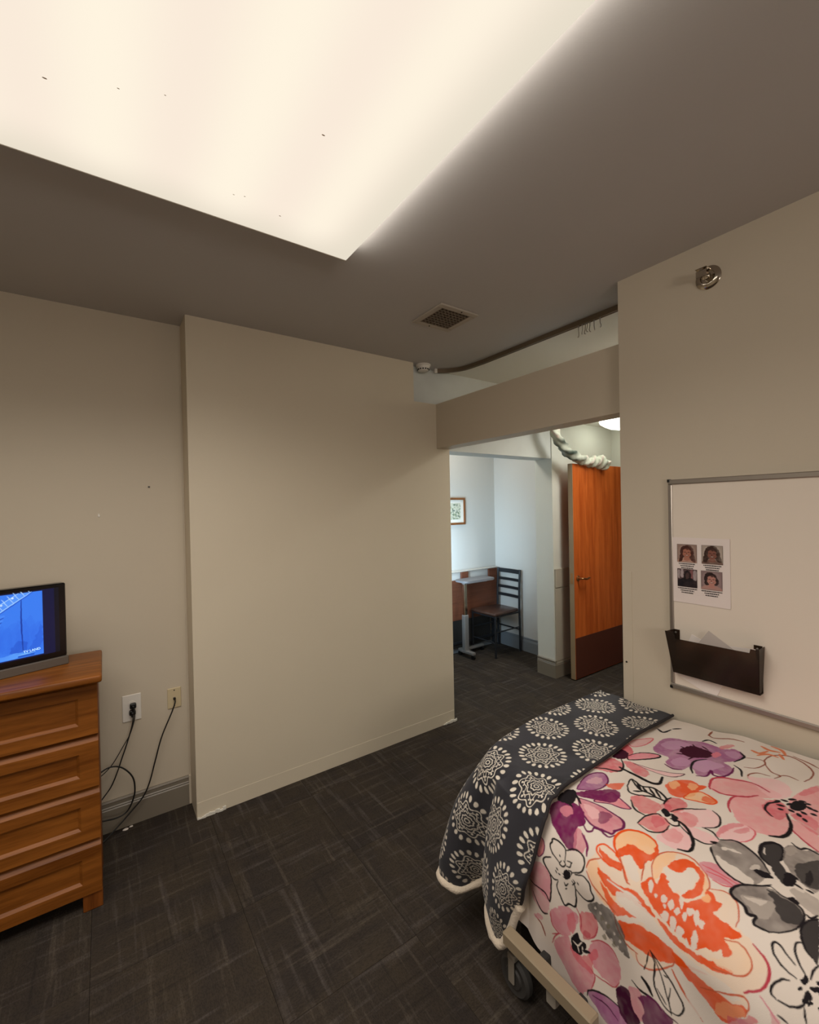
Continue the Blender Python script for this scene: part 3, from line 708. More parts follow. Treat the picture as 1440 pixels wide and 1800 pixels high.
# local frame: front at y=-0.16, right side x=0.378
obj('body', B(-0.378, 0.378, -0.135, 0.160, 0.055, 0.935, bev=0.002), M['oak_side'], ds)
obj('top', lambda bm: box(bm, -0.394, 0.394, -0.228, 0.172, 0.935, 0.966, bev=0.009, seg=3), M['oak'], ds, True)
def drawer(z0, z1, first):
    """one drawer front: bevelled finger-pull top edge and a recessed centre panel"""
    def f(bm):
        xa, xb, yf, yb = -0.376, 0.376, -0.160, -0.137
        pz0, pz1, pa, pb = z0 + (0.047 if not first else 0.045), z1 - (0.064 if not first else 0.05), xa + 0.063, xb - 0.063
        ch_ = 0.024 if not first else 0.006
        def q(*p): bm.faces.new([bm.verts.new(v) for v in p])
        zt = z1 - ch_
        # front frame
        q((xa, yf, z0), (xb, yf, z0), (pb, yf, pz0), (pa, yf, pz0)); q((pa, yf, pz1), (pb, yf, pz1), (xb, yf, zt), (xa, yf, zt))
        q((xa, yf, z0), (pa, yf, pz0), (pa, yf, pz1), (xa, yf, zt)); q((xb, yf, z0), (xb, yf, zt), (pb, yf, pz1), (pb, yf, pz0))
        d, s = 0.010, 0.010
        I = [(pa + s, yf + d, pz0 + s), (pb - s, yf + d, pz0 + s), (pb - s, yf + d, pz1 - s * 0.4), (pa + s, yf + d, pz1 - s * 0.4)]
        O = [(pa, yf, pz0), (pb, yf, pz0), (pb, yf, pz1), (pa, yf, pz1)]
        for k in range(4): q(O[k], O[(k + 1) % 4], I[(k + 1) % 4], I[k])
        q(*I)
        # finger-pull slope, sides, bottom, back
        q((xa, yf, zt), (xb, yf, zt), (xb, yb, z1), (xa, yb, z1))
        q((xa, yf, z0), (xa, yf, zt), (xa, yb, z1), (xa, yb, z0)); q((xb, yf, z0), (xb, yb, z0), (xb, yb, z1), (xb, yf, zt))
        q((xa, yf, z0), (xa, yb, z0), (xb, yb, z0), (xb, yf, z0)); q((xa, yb, z0), (xa, yb, z1), (xb, yb, z1), (xb, yb, z0))
        bmesh.ops.remove_doubles(bm, verts=bm.verts, dist=1e-5)
    return f
for k, (z0, z1) in enumerate(((0.712, 0.915), (0.500, 0.706), (0.288, 0.494), (0.070, 0.282))):
    obj('drawer', drawer(z0, z1, k == 0), M['oak'], ds)
for s in (-1, 1):
    obj('foot', B(s * 0.345 - 0.033, s * 0.345 + 0.033, -0.155, -0.10, 0.0, 0.068, bev=0.003), M['oak_side'], ds)
    obj('foot', B(s * 0.345 - 0.033, s * 0.345 + 0.033, 0.09, 0.150, 0.0, 0.068, bev=0.003), M['oak_side'], ds)

TVR = math.atan2(0.066, 0.2)
tv = thing('television', 'small black flat television playing a blue picture on the dresser', 'television', (-0.141, 2.385, 0.966), TVR)
# local: x runs left (negative) along the front, screen faces -y
obj('housing', B(-0.52, 0.004, 0.0, 0.045, 0.036, 0.346, bev=0.004), M['tv'], tv)
obj('base_bar', B(-0.52, 0.008, -0.008, 0.05, 0.0, 0.036, bev=0.003), M['tv_grey'], tv)
cv = Canvas(-0.47, -0.02, 0.06, 0.33, 0.0015, (6, 8, 26))
def R_(col, a, b, c, d, al=1.0): cv.fill(col, [(a, c), (b, c), (b, d), (a, d)], al, warp=0, wash=0.0, n=1)
R_((10, 14, 54), -0.47, -0.022, 0.06, 0.33)
R_((56, 124, 240), -0.42, -0.075, 0.066, 0.325)
for k in range(14):
    a = -0.42 + 0.345 * k / 14
    cv.fill((44, 104, 228), [(a, 0.07 + 0.02 * (k % 3)), (a + 0.05, 0.10), (a + 0.04, 0.20 + 0.01 * (k % 4)), (a - 0.01, 0.16)], 0.35, warp=.01)
cv.fill((30, 84, 205), [(-0.18, 0.09), (-0.135, 0.085), (-0.13, 0.125), (-0.16, 0.13)], 0.7, warp=.01)
cv.fill((36, 92, 214), [(-0.13, 0.075), (-0.08, 0.11), (-0.078, 0.19), (-0.10, 0.14)], 0.6, warp=.01)
cv.stroke((20, 58, 160), 0.005, [(-0.142, 0.30), (-0.143, 0.20), (-0.140, 0.095)])
cv.fill((90, 160, 252), [(-0.42, 0.068), (-0.30, 0.085), (-0.22, 0.082), (-0.15, 0.088), (-0.12, 0.072), (-0.25, 0.066)], 0.8)
cv.fill((86, 150, 250), [(-0.11, 0.325), (-0.19, 0.262), (-0.25, 0.232), (-0.262, 0.255), (-0.20, 0.29), (-0.15, 0.325)], 1, warp=0, n=1)
for a, b in (((-0.11, 0.325), (-0.25, 0.230)), ((-0.15, 0.325), (-0.265, 0.250))): cv.stroke((160, 205, 255), 0.003, [a, b], n=1)
cv.stroke((28, 74, 190), 0.003, [(-0.107, 0.322), (-0.247, 0.226)], n=1)
for k in range(9):
    t = k / 8; x, y = -0.115 - 0.135 * t, 0.324 - 0.092 * t
    cv.stroke((176, 214, 255), 0.0025, [(x, y), (x - 0.018, y + 0.030)], n=1)
for k in (2, 4, 6):
    t = k / 8 + .06; cv.fill((214, 236, 255), [(-0.126 - 0.135 * t + q * .004, 0.337 - 0.092 * t + r * .004) for q, r in ((-1, 0), (0, 1), (1, 0), (0, -1))], 1, warp=0)
for k in range(4):
    y = 0.235 - 0.017 * k
    cv.stroke((70, 136, 246), 0.012, [(-0.27, y - 0.008), (-0.23, y), (-0.195 - 0.006 * k, y + 0.008)]); cv.stroke((24, 66, 176), 0.004, [(-0.26, y - 0.015), (-0.22, y - 0.007), (-0.196 - 0.006 * k, y + 0.001)])
R_((10, 14, 54), -0.0745, -0.036, 0.06, 0.33); R_((5, 6, 18), -0.036, -0.01, 0.06, 0.33)
R_((30, 90, 200), -0.155, -0.105, 0.069, 0.076); cv.stroke((150, 214, 255), 0.002, [(-0.155, 0.077), (-0.10, 0.081)], n=1)
u = np.arange(-0.47, -0.0199, 0.0015); v = np.arange(0.06, 0.3301, 0.0015); U, V = np.meshgrid(u, v, indexing='ij')
scr = grid_mesh('screen', U, np.full_like(U, -0.0006), V, cv.sample(U, V), M['screen'], tv)
def text(name, body, size, m, parent, loc, rot, align='CENTER', sx=1.0):
    c = bpy.data.curves.new(name, 'FONT'); c.body = body; c.size = size; c.align_x = align; c.extrude = 0.0002; c.materials.append(m)
    tmp = bpy.data.objects.new(name, c); COL.objects.link(tmp)
    me = bpy.data.meshes.new_from_object(tmp.evaluated_get(bpy.context.evaluated_depsgraph_get()))
    bpy.data.objects.remove(tmp, do_unlink=True)
    o = bpy.data.objects.new(name, me); COL.objects.link(o); o.parent = parent; o.location = loc; o.rotation_euler = rot
    return o
text('channel_logo', 'TV LAND', 0.013, mat('logo_glow', (200, 235, 255), 0.5, emit=(190, 232, 255), estr=1.0), scr, (-0.112, -0.0012, 0.084), (PI / 2, math.radians(-3), 0))

# outlets
def plate(bm, w, h): box(bm, -w / 2, w / 2, -0.007, 0.0, -h / 2, h / 2, bev=0.0025)
ow = thing('power_outlet', 'white oversized outlet plate with two black plugs in it', 'outlet', (0.1025, 2.70, 0.598))
obj('plate', lambda bm: plate(bm, 0.083, 0.136), M['white_plastic'], ow)
def recept(bm):
    for z in (0.020, -0.020):
        lathe(bm, [(0, 0.0085), (0.0155, 0.0085), (0.0165, 0.007)], Matrix.Translation((0, 0, z)) @ Matrix.Rotation(PI / 2, 4, 'X'), 20)
obj('receptacle', recept, M['white_plastic'], ow)
ct = thing('cable_outlet', 'ivory cable wall plate beside the middle wall', 'outlet', (0.2975, 2.70, 0.598))
obj('plate', lambda bm: plate(bm, 0.066, 0.108), M['ivory_plastic'], ct)
for z in (0.042, -0.042):
    obj('screw', lambda bm: lathe(bm, [(0, 0.0085), (0.003, 0.008), (0.0035, 0.007)], Matrix.Translation((0, 0, z)) @ Matrix.Rotation(PI / 2, 4, 'X'), 10), M['dark_metal'], ct)
obj('connector', lambda bm: lathe(bm, [(0.007, 0.006), (0.007, 0.010), (0.0045, 0.011), (0.0045, 0.016), (0, 0.016)], Matrix.Rotation(PI / 2, 4, 'X'), 6), M['alum'], ct)

def cord(name, label, pts, r, plug=None, pl=None):
    t = thing(name, label, 'cord', pts[0])
    o = Vector(pts[0])
    obj('cable', lambda bm: tube(bm, [tuple(Vector(q) - o) for q in spline(pts, 10)], r, 8), M['cord'], t, 'all')
    if plug == 'mains':
        def pg(bm):
            box(bm, -0.014, 0.014, -0.004 , 0.020, -0.011, 0.014, bev=0.004); box(bm, -0.006, 0.006, -0.012, 0.004, -0.018, 0.006, bev=0.003)
        obj('plug', pg, M['black'], t)
    if plug == 'coax':
        obj('plug', lambda bm: tube(bm, [(0, 0.018, 0.002), (0, 0.0, 0)], 0.0065, 8), M['black'], t)
    return t
cord('power_cable', 'thin black power cord from the upper socket to behind the dresser',
     [(0.107, 2.668, 0.612), (0.112, 2.655, 0.585), (0.110, 2.655, 0.545), (0.090, 2.655, 0.480), (0.058, 2.655, 0.425), (0.020, 2.66, 0.360), (-0.012, 2.66, 0.325), (-0.05, 2.655, 0.30), (-0.10, 2.63, 0.28)], 0.0022, 'mains')
cord('power_cable', 'thicker black power cord from the lower socket dropping behind the dresser',
     [(0.104, 2.668, 0.578), (0.106, 2.650, 0.560), (0.096, 2.645, 0.510), (0.072, 2.645, 0.430), (0.050, 2.645, 0.365), (0.035, 2.645, 0.319), (0.007, 2.65, 0.249), (-0.031, 2.65, 0.199), (-0.08, 2.63, 0.15)], 0.0030, 'mains')
cord('looped_cable', 'black cord that curls in an open loop beside the dresser',
     [(-0.10, 2.60, 0.31), (-0.032, 2.62, 0.347), (0.010, 2.625, 0.356), (0.056, 2.63, 0.331), (0.096, 2.63, 0.271), (0.104, 2.63, 0.201), (0.090, 2.63, 0.144), (0.064, 2.63, 0.105), (0.024, 2.62, 0.100), (-0.03, 2.60, 0.118), (-0.10, 2.58, 0.14)], 0.0036)
cord('antenna_cable', 'black cable running from the ivory plate down to the carpet',
     [(0.2975, 2.680, 0.596), (0.296, 2.656, 0.585), (0.278, 2.655, 0.535), (0.230, 2.655, 0.423), (0.198, 2.655, 0.308), (0.170, 2.655, 0.205), (0.139, 2.655, 0.140), (0.085, 2.65, 0.088), (0.028, 2.635, 0.045), (-0.03, 2.61, 0.012), (-0.09, 2.58, 0.004)], 0.0034, 'coax')
def scrap(s, seed):
    def f(bm):
        r = random.Random(seed)
        lathe(bm, [(0, 0.004), (s * 0.7, 0.0035), (s, 0.001), (s * 0.8, 0.0), (0, 0.0)], Matrix.Diagonal((1.5, 1.0, 1, 1)), 9)
        for v in bm.verts: v.co.x += r.uniform(-.2, .2) * s; v.co.y += r.uniform(-.2, .2) * s
    return f
p = obj('paper_scrap', scrap(0.009, 1), M['paper']); p.location = (0.062, 2.665, 0.0); tag(p, 'larger white paper scrap on the carpet by the baseboard', 'paper scrap')
p = obj('paper_scrap', scrap(0.006, 2), M['paper']); p.location = (0.086, 2.672, 0.0); tag(p, 'tiny white paper scrap right beside the larger scrap', 'paper scrap')
an = obj('wall_anchor', lambda bm: (lathe(bm, [(0.0, 0.004), (0.004, 0.004), (0.006, 0.001), (0.006, 0.0)], Matrix.Rotation(PI / 2, 4, 'X'), 10), lathe(bm, [(0, 0.003), (0.004, 0.002), (0.004, 0)], Matrix.Translation((-0.001, 0, 0.008)) @ Matrix.Rotation(PI / 2, 4, 'X'), 8)), M['white_plastic'])
an.location = (-0.015, 2.70, 1.592); tag(an, 'white plastic wall anchor stuck in the left wall', 'wall anchor')
sc = obj('wall_screw', lambda bm: lathe(bm, [(0.0, 0.006), (0.003, 0.006), (0.0045, 0.004), (0.0035, 0.0)], Matrix.Rotation(PI / 2, 4, 'X'), 10), M['black'])
sc.location = (0.204, 2.70, 1.74); tag(sc, 'dark screw head in the left wall above the anchor', 'screw')
sc2 = obj('wall_screw', lambda bm: lathe(bm, [(0.0, 0.004), (0.003, 0.004), (0.0045, 0.003), (0.0035, 0.0)], Matrix.Rotation(-PI / 2, 4, 'Y'), 10), M['black'])
sc2.location = (1.9675, 1.098, 0.873); tag(sc2, 'dark screw in the corner guard by the bed foot', 'screw')

# ================================================================ RIGHT WALL: whiteboard, staff sheet, file pocket
wb = thing('whiteboard', 'large aluminium framed whiteboard on the right wall', 'whiteboard', (1.97, 0.30, 1.26))
ya, yb_, za, zb = -0.60, 0.602, -0.438, 0.437
obj('panel', B(-0.010, -0.002, ya + 0.01, yb_ - 0.01, za + 0.01, zb - 0.01), M['board'], wb)
for a in ((ya, yb_, zb - 0.020, zb), (ya, yb_, za, za + 0.020)):
    obj('frame_rail', B(-0.017, 0.0, a[0], a[1], a[2], a[3], bev=0.003), M['alum'], wb)
for a in ((ya, ya + 0.016), (yb_ - 0.016, yb_)):
    obj('frame_rail', B(-0.0165, 0.0, a[0], a[1], za + 0.02, zb - 0.02, bev=0.003), M['alum'], wb)
for y in (ya, yb_):
    for z in (za, zb):
        obj('corner_cap', B(-0.0185, 0.0, y - 0.010 if y > 0 else y - 0.002, y + 0.002 if y > 0 else y + 0.010, z - 0.011 if z > 0 else z - 0.002, z + 0.002 if z > 0 else z + 0.011, bev=0.002), M['black'], wb)

BX = 1.959      # face of the board
st = thing('staff_sheet', 'laminated sheet with four portrait photos on the whiteboard', 'notice', (BX, 0.785, 1.323))
def sheet(w, h, bow, n=8):
    def f(bm):
        g = [[bm.verts.new((-0.0012 - bow * (i / n - .5) ** 2 * 4 * (0.4 + 0.6 * (j / n)), (i / n - .5) * w, (j / n - .5) * h)) for j in range(n + 1)] for i in range(n + 1)]
        k = [[bm.verts.new((v.co.x + 0.0008, v.co.y, v.co.z)) for v in r] for r in g]
        for i in range(n):
            for j in range(n):
                bm.faces.new((g[i][j], g[i + 1][j], g[i + 1][j + 1], g[i][j + 1])); bm.faces.new((k[i][j], k[i][j + 1], k[i + 1][j + 1], k[i + 1][j]))
        rim = [(i, 0) for i in range(n)] + [(n, j) for j in range(n)] + [(n - i, n) for i in range(n)] + [(0, n - j) for j in range(n)]
        for a, b in zip(rim, rim[1:] + rim[:1]):
            bm.faces.new((g[a[0]][a[1]], g[b[0]][b[1]], k[b[0]][b[1]], k[a[0]][a[1]]))
    return f
obj('sheet', sheet(0.208, 0.268, 0.001), mat('laminated_paper', (236, 224, 218), 0.22), st)
def portrait(seed, bg, hair, skin, top, style):
    c = Canvas(0, 0.074, 0, 0.074, 0.0008, bg)
    W = 0.074
    q = lambda pts: [(a * W, b * W) for a, b in pts]
    c.fill(tuple(min(255, v + 18) for v in bg), q([(.15, .1), (.85, .1), (.9, .8), (.5, .95), (.1, .8)]), .6, warp=.002)
    if style == 'office':
        for a, b, g, h in ((.03, .5, .12, .9), (.18, .55, .3, .97), (.66, .5, .78, .95), (.82, .45, .97, .9)):
            c.fill((190, 176, 176) if a != .66 else (150, 96, 96), q([(a, b), (g, b), (g, h), (a, h)]), .8, warp=.002)
        c.fill(top, q([(.0, .0), (1, .0), (1, .30), (.75, .48), (.5, .5), (.25, .46), (0, .28)]), 1)
        c.fill(hair, q([(.36, .35), (.34, .7), (.45, .9), (.6, .88), (.7, .68), (.68, .4), (.5, .45)]), 1)
        c.fill(skin, q([(.44, .5), (.43, .72), (.52, .8), (.6, .72), (.58, .52), (.5, .46)]), .9)
    else:
        long_ = {'straight': [(.08, .02), (.16, .45), (.2, .8), (.4, .93), (.65, .93), (.82, .75), (.86, .4), (.95, .05), (.72, .1), (.6, .3), (.35, .3), (.25, .1)], 'curly': [(.05, .12), (.1, .4), (.14, .6), (.22, .85), (.45, .97), (.68, .92), (.85, .68), (.88, .4), (.97, .15), (.8, .12), (.6, .3), (.35, .28), (.22, .1)], 'bob': [(.18, .3), (.16, .6), (.22, .86), (.45, .94), (.64, .84), (.78, .62), (.84, .42), (.7, .24), (.55, .34), (.4, .3), (.28, .22)]}[style]
        c.fill(top, q([(.0, 0), (1, 0), (.98, .12), (.72, .22), (.5, .18), (.28, .24), (.02, .14)]), 1)
        c.fill(hair, q(long_), 1, warp=.003)
        c.fill(skin, q([(.36, .12), (.64, .12), (.60, .34), (.40, .34)]), 1)
        c.fill(skin, q([(.30, .45), (.32, .66), (.42, .76), (.58, .76), (.68, .66), (.69, .45), (.58, .28), (.42, .28)]), 1)
        c.fill(hair, q([(.28, .64), (.3, .82), (.5, .9), (.7, .8), (.71, .64), (.6, .72), (.5, .7), (.4, .73)]), 1)
        dk = tuple(int(v * .45) for v in skin)
        for x in (.41, .59):
            c.stroke(dk, .0035, q([(x - .05, .56), (x, .575), (x + .05, .56)]))
        c.stroke(dk, .002, q([(.5, .55), (.48, .47), (.52, .46)]))
        c.stroke(tuple(int(v * .6) for v in skin), .004, q([(.41, .40), (.5, .375), (.59, .40)]))
        c.stroke((226, 206, 196), .002, q([(.44, .395), (.5, .385), (.56, .395)]))
    e = .012
    for a in ([(0, 0), (1, 0)], [(1, 0), (1, 1)], [(1, 1), (0, 1)], [(0, 1), (0, 0)]): c.stroke((70, 56, 50), .002, q(a), n=1, warp=0)
    return c
people = [(0.832, 1.3925, 1, (150, 126, 114), (70, 34, 26), (172, 112, 92), (190, 150, 132), 'straight'), (0.741, 1.3930, 2, (170, 156, 144), (58, 36, 28), (136, 88, 74), (110, 84, 74), 'curly'),
          (0.832, 1.2915, 3, (80, 62, 62), (26, 20, 22), (84, 62, 60), (28, 24, 30), 'office'), (0.744, 1.2912, 4, (140, 118, 116), (44, 28, 26), (190, 134, 120), (180, 140, 130), 'bob')]
for y, z, *a in people:
    c = portrait(*a); u = np.linspace(0, 0.074, 75); U, V = np.meshgrid(u, u, indexing='ij')
    grid_mesh('portrait_photo', np.full_like(U, -0.0028), (y - 0.785) + 0.037 - U, (z - 1.323) - 0.037 + V, c.sample(U, V), M['print'], st)
def capt(bm):
    r = random.Random(8)
    for y, z, *_ in people:
        for k, wd in enumerate((0.062 if z > 1.35 else 0.072, 0.05, 0.044)):
            yy = (y - 0.785) + wd / 2; zz = (z - 1.323) - 0.043 - 0.0085 * k; end = yy - wd
            while yy > end:
                l = r.uniform(.0025, .006); box(bm, -0.0031, -0.0026, max(end, yy - l), yy, zz - 0.0018, zz + 0.0018); yy -= l + r.uniform(.0008, .0022)
cp = obj('caption_lines', capt, M['ink'], st); cp['kind'] = 'stuff'

pk = thing('file_pocket', 'smoked brown plastic wall pocket on the whiteboard', 'file holder', (BX, 0.728, 0.90))
# local: x negative towards the room, y from -0.155 to 0.162
def pocket(bm):
    L_, R_ = 0.162, -0.157
    t = 0.0025
    box(bm, -0.004, -0.0015, R_ + 0.012, L_ - 0.012, 0.0, 0.05)                                       # low back lip
    box(bm, -0.032, -0.002, R_ + 0.012, L_ - 0.012, 0.0, 0.004)
    fx_ = lambda z: -0.032 - 0.040 * z / 0.176
    prof = [(L_ - 0.014, 0.0), (R_ + 0.014, 0.0), (R_ + 0.002, 0.172), (R_ + 0.028, 0.172), (R_ + 0.032, 0.156), (L_ - 0.036, 0.150), (L_ - 0.032, 0.176), (L_, 0.176)]
    A = [bm.verts.new((fx_(z), y, z)) for y, z in prof]; C = [bm.verts.new((fx_(z) + t, y, z)) for y, z in prof]
    bm.faces.new(A); bm.faces.new(C[::-1])
    for i in range(len(A)): bm.faces.new((A[i], C[i], C[(i + 1) % len(A)], A[(i + 1) % len(A)]))
    for y, s in ((L_, -1), (R_ + 0.002, 1)):                                                           # side wings
        q = [(-0.002, y + s * 0.004, 0.172), (fx_(0.174), y, 0.174), (-0.032, y + s * 0.012, 0.0), (-0.002, y + s * 0.012, 0.0)]
        a = [bm.verts.new(v) for v in q]; b = [bm.verts.new((v[0], v[1] + s * t, v[2])) for v in q]
        bm.faces.new(a); bm.faces.new(b[::-1])
        for i in range(4): bm.faces.new((a[i], b[i], b[(i + 1) % 4], a[(i + 1) % 4]))
obj('tray', pocket, M['smoked'], pk)
for y in (0.150, -0.130):
    obj('mounting_tab', B(-0.0035, -0.0012, y - 0.014, y + 0.012, 0.12, 0.172), M['smoked'], pk)
    obj('screw', lambda bm: lathe(bm, [(0, 0.003), (0.004, 0.002), (0.004, 0)], Matrix.Translation((-0.0042, y, 0.160)) @ RX, 10), M['alum'], pk)
def loose(w_, h_, x, y, z, rot, tilt=0.0):
    def f(bm):
        box(bm, -0.0004, 0.0004, -w_ / 2, w_ / 2, -h_ / 2, h_ / 2)
        m = Matrix.Translation((x, y, z)) @ Matrix.Rotation(rot, 4, 'X') @ Matrix.Rotation(tilt, 4, 'Y')
        for v in bm.verts: v.co = m @ v.co
    return f
p = obj('paper', loose(0.14, 0.15, 0, 0, 0, math.radians(33)), mat('grey_paper', (196, 184, 176), 0.7)); p.location = (BX - 0.018, 0.733, 0.995); tag(p, 'grey slip of paper peeking out of the smoked pocket', 'paper')
p = obj('paper', loose(0.10, 0.14, 0, 0, 0, math.radians(-5)), M['paper']); p.location = (BX - 0.014, 0.645, 0.985); tag(p, 'pale paper in the right half of the smoked pocket', 'paper')
p = obj('paper', loose(0.165, 0.19, 0, 0, 0, math.radians(22)), M['paper']); p.location = (BX - 0.0008, 0.778, 0.945); tag(p, 'white sheet hanging behind and below the smoked pocket', 'paper')

# ================================================================ BED
bd = thing('hospital_bed', 'hospital bed frame and mattress under the floral comforter', 'bed', (1.48, 0.22, 0))
bxl, bxr, byh, byf = -0.40, 0.45, -0.97, 0.99      # local extents
obj('mattress', lambda bm: box(bm, bxl + 0.05, bxr - 0.01, byh, byf - 0.06, 0.44, 0.64, bev=0.05, seg=3), M['mattress'], bd, True)
obj('deck', B(bxl + 0.04, bxr - 0.02, byh, byf, 0.395, 0.44, bev=0.006), M['bed_dark'], bd)
def lower(bm):
    for y in (-0.72, 0.76): box(bm, bxl + 0.04, bxr - 0.04, y - 0.03, y + 0.03, 0.14, 0.20, bev=0.005)
    for x in (bxl + 0.07, bxr - 0.09): box(bm, x - 0.02, x + 0.02, -0.72, 0.76, 0.15, 0.19, bev=0.004)
obj('base_frame', lower, M['bed_dark'], bd)
for y in (-0.62, 0.66):
    for x in (bxl + 0.16, bxr - 0.16):
        obj('lift_arm', lambda bm: tube(bm, [(x, y, 0.18), (x, y - 0.14, 0.40)], 0.016, 8), M['bed_dark'], bd)
for x, y in ((bxl + 0.005, 0.775), (bxr - 0.06, 0.775), (bxl + 0.005, -0.74), (bxr - 0.06, -0.74)):
    cs = obj('caster', lambda bm: (box(bm, x - 0.029, x - 0.022, y - 0.012, y + 0.012, 0.05, 0.126, bev=0.002), box(bm, x + 0.022, x + 0.029, y - 0.012, y + 0.012, 0.05, 0.126, bev=0.002), box(bm, x - 0.029, x + 0.029, y - 0.016, y + 0.016, 0.122, 0.142, bev=0.004)), M['caster_grey'], bd)
    obj('wheel', lambda bm: lathe(bm, [(0, -0.020), (0.030, -0.020), (0.034, -0.014), (0.052, -0.017), (0.0605, -0.008), (0.0605, 0.008), (0.052, 0.017), (0.034, 0.014), (0.030, 0.020), (0, 0.020)], Matrix.Translation((x, y, 0.0605)) @ Matrix.Rotation(PI / 2, 4, 'Y'), 28), M['rubber'], cs, True)
# short beige side rail outside the comforter
obj('side_rail', B(0.945 - 1.48, 0.982 - 1.48, 0.632 - 0.22, 0.922 - 0.22, 0.304, 0.342, bev=0.004), M['rail_beige'], bd)
for y in (0.83, 0.70):
    obj('rail_bracket', lambda bm: (box(bm, 0.972 - 1.48, 1.13 - 1.48, y - 0.22 - 0.012, y - 0.22 + 0.012, 0.268, 0.300, bev=0.003)), M['bed_dark'], bd)
obj('rail_clamp', B(0.955 - 1.48, 0.985 - 1.48, 0.745 - 0.22, 0.775 - 0.22, 0.258, 0.304, bev=0.004), M['caster_grey'], bd)

# ---------------------------------------------------------------- comforter
def sst(a,b,x):
    t=np.clip((x-a)/(b-a),0,1); return t*t*(3-2*t)
def hem_z(t):
    return 0.30-0.06*sst(0.90,0.74,t)+0.0*t
def comf(s,t):
    """duvet surface: s runs from the wall over the top and down the side, t along the bed"""
    s=np.asarray(s,float); t=np.asarray(t,float)
    R=0.14; xe=0.77; L=R*np.pi/2
    a=np.clip((s-xe)/R,0,np.pi/2)
    x=1.94-np.minimum(s,xe)-R*np.sin(a)
    z=0.70-R*(1-np.cos(a))
    d=np.maximum(s-xe-L,0)
    x=x+0.05*d*np.sin(t*9.0)-0.02*d
    z=z-d
    w=1-sst(0.6,0.95,s)
    z=z+w*(0.045*np.clip((0.95-t)/0.5,0,1.3)*(1-0.6*s)-0.006)
    # quilted puff and soft creases
    pf=0.006*np.sin(s*7.5+1.1*np.sin(t*5))*np.sin(t*8.3+0.7)+0.003*np.sin(s*19+t*23)+0.002*np.sin(t*41-s*17)
    z=z+pf*w
    x=x-pf*(1-w)*1.2
    return x,t+0*s,z
PAL = dict(black=(26, 21, 22), brown=(146, 82, 62), coral=(214, 92, 104), coralm=(220, 120, 122), dgrey=(62, 57, 56), grey=(128, 118, 112), greyl=(176, 164, 154), ink=(28, 22, 26), magenta=(116, 26, 82), marn=(66, 16, 38), mauve=(164, 94, 140), mauvel=(204, 158, 186), olive=(112, 104, 84), orange=(230, 80, 14), peach=(246, 190, 138), peachl=(222, 132, 92), peachl2=(240, 206, 174), pink=(226, 128, 142), pinkd=(212, 130, 144), pinkl=(240, 190, 190), pinkm=(232, 160, 160), plum=(66, 12, 46), purp=(104, 26, 78), rose=(186, 62, 78), rust=(200, 92, 58), smoke=(82, 76, 74), white=(226, 213, 201))
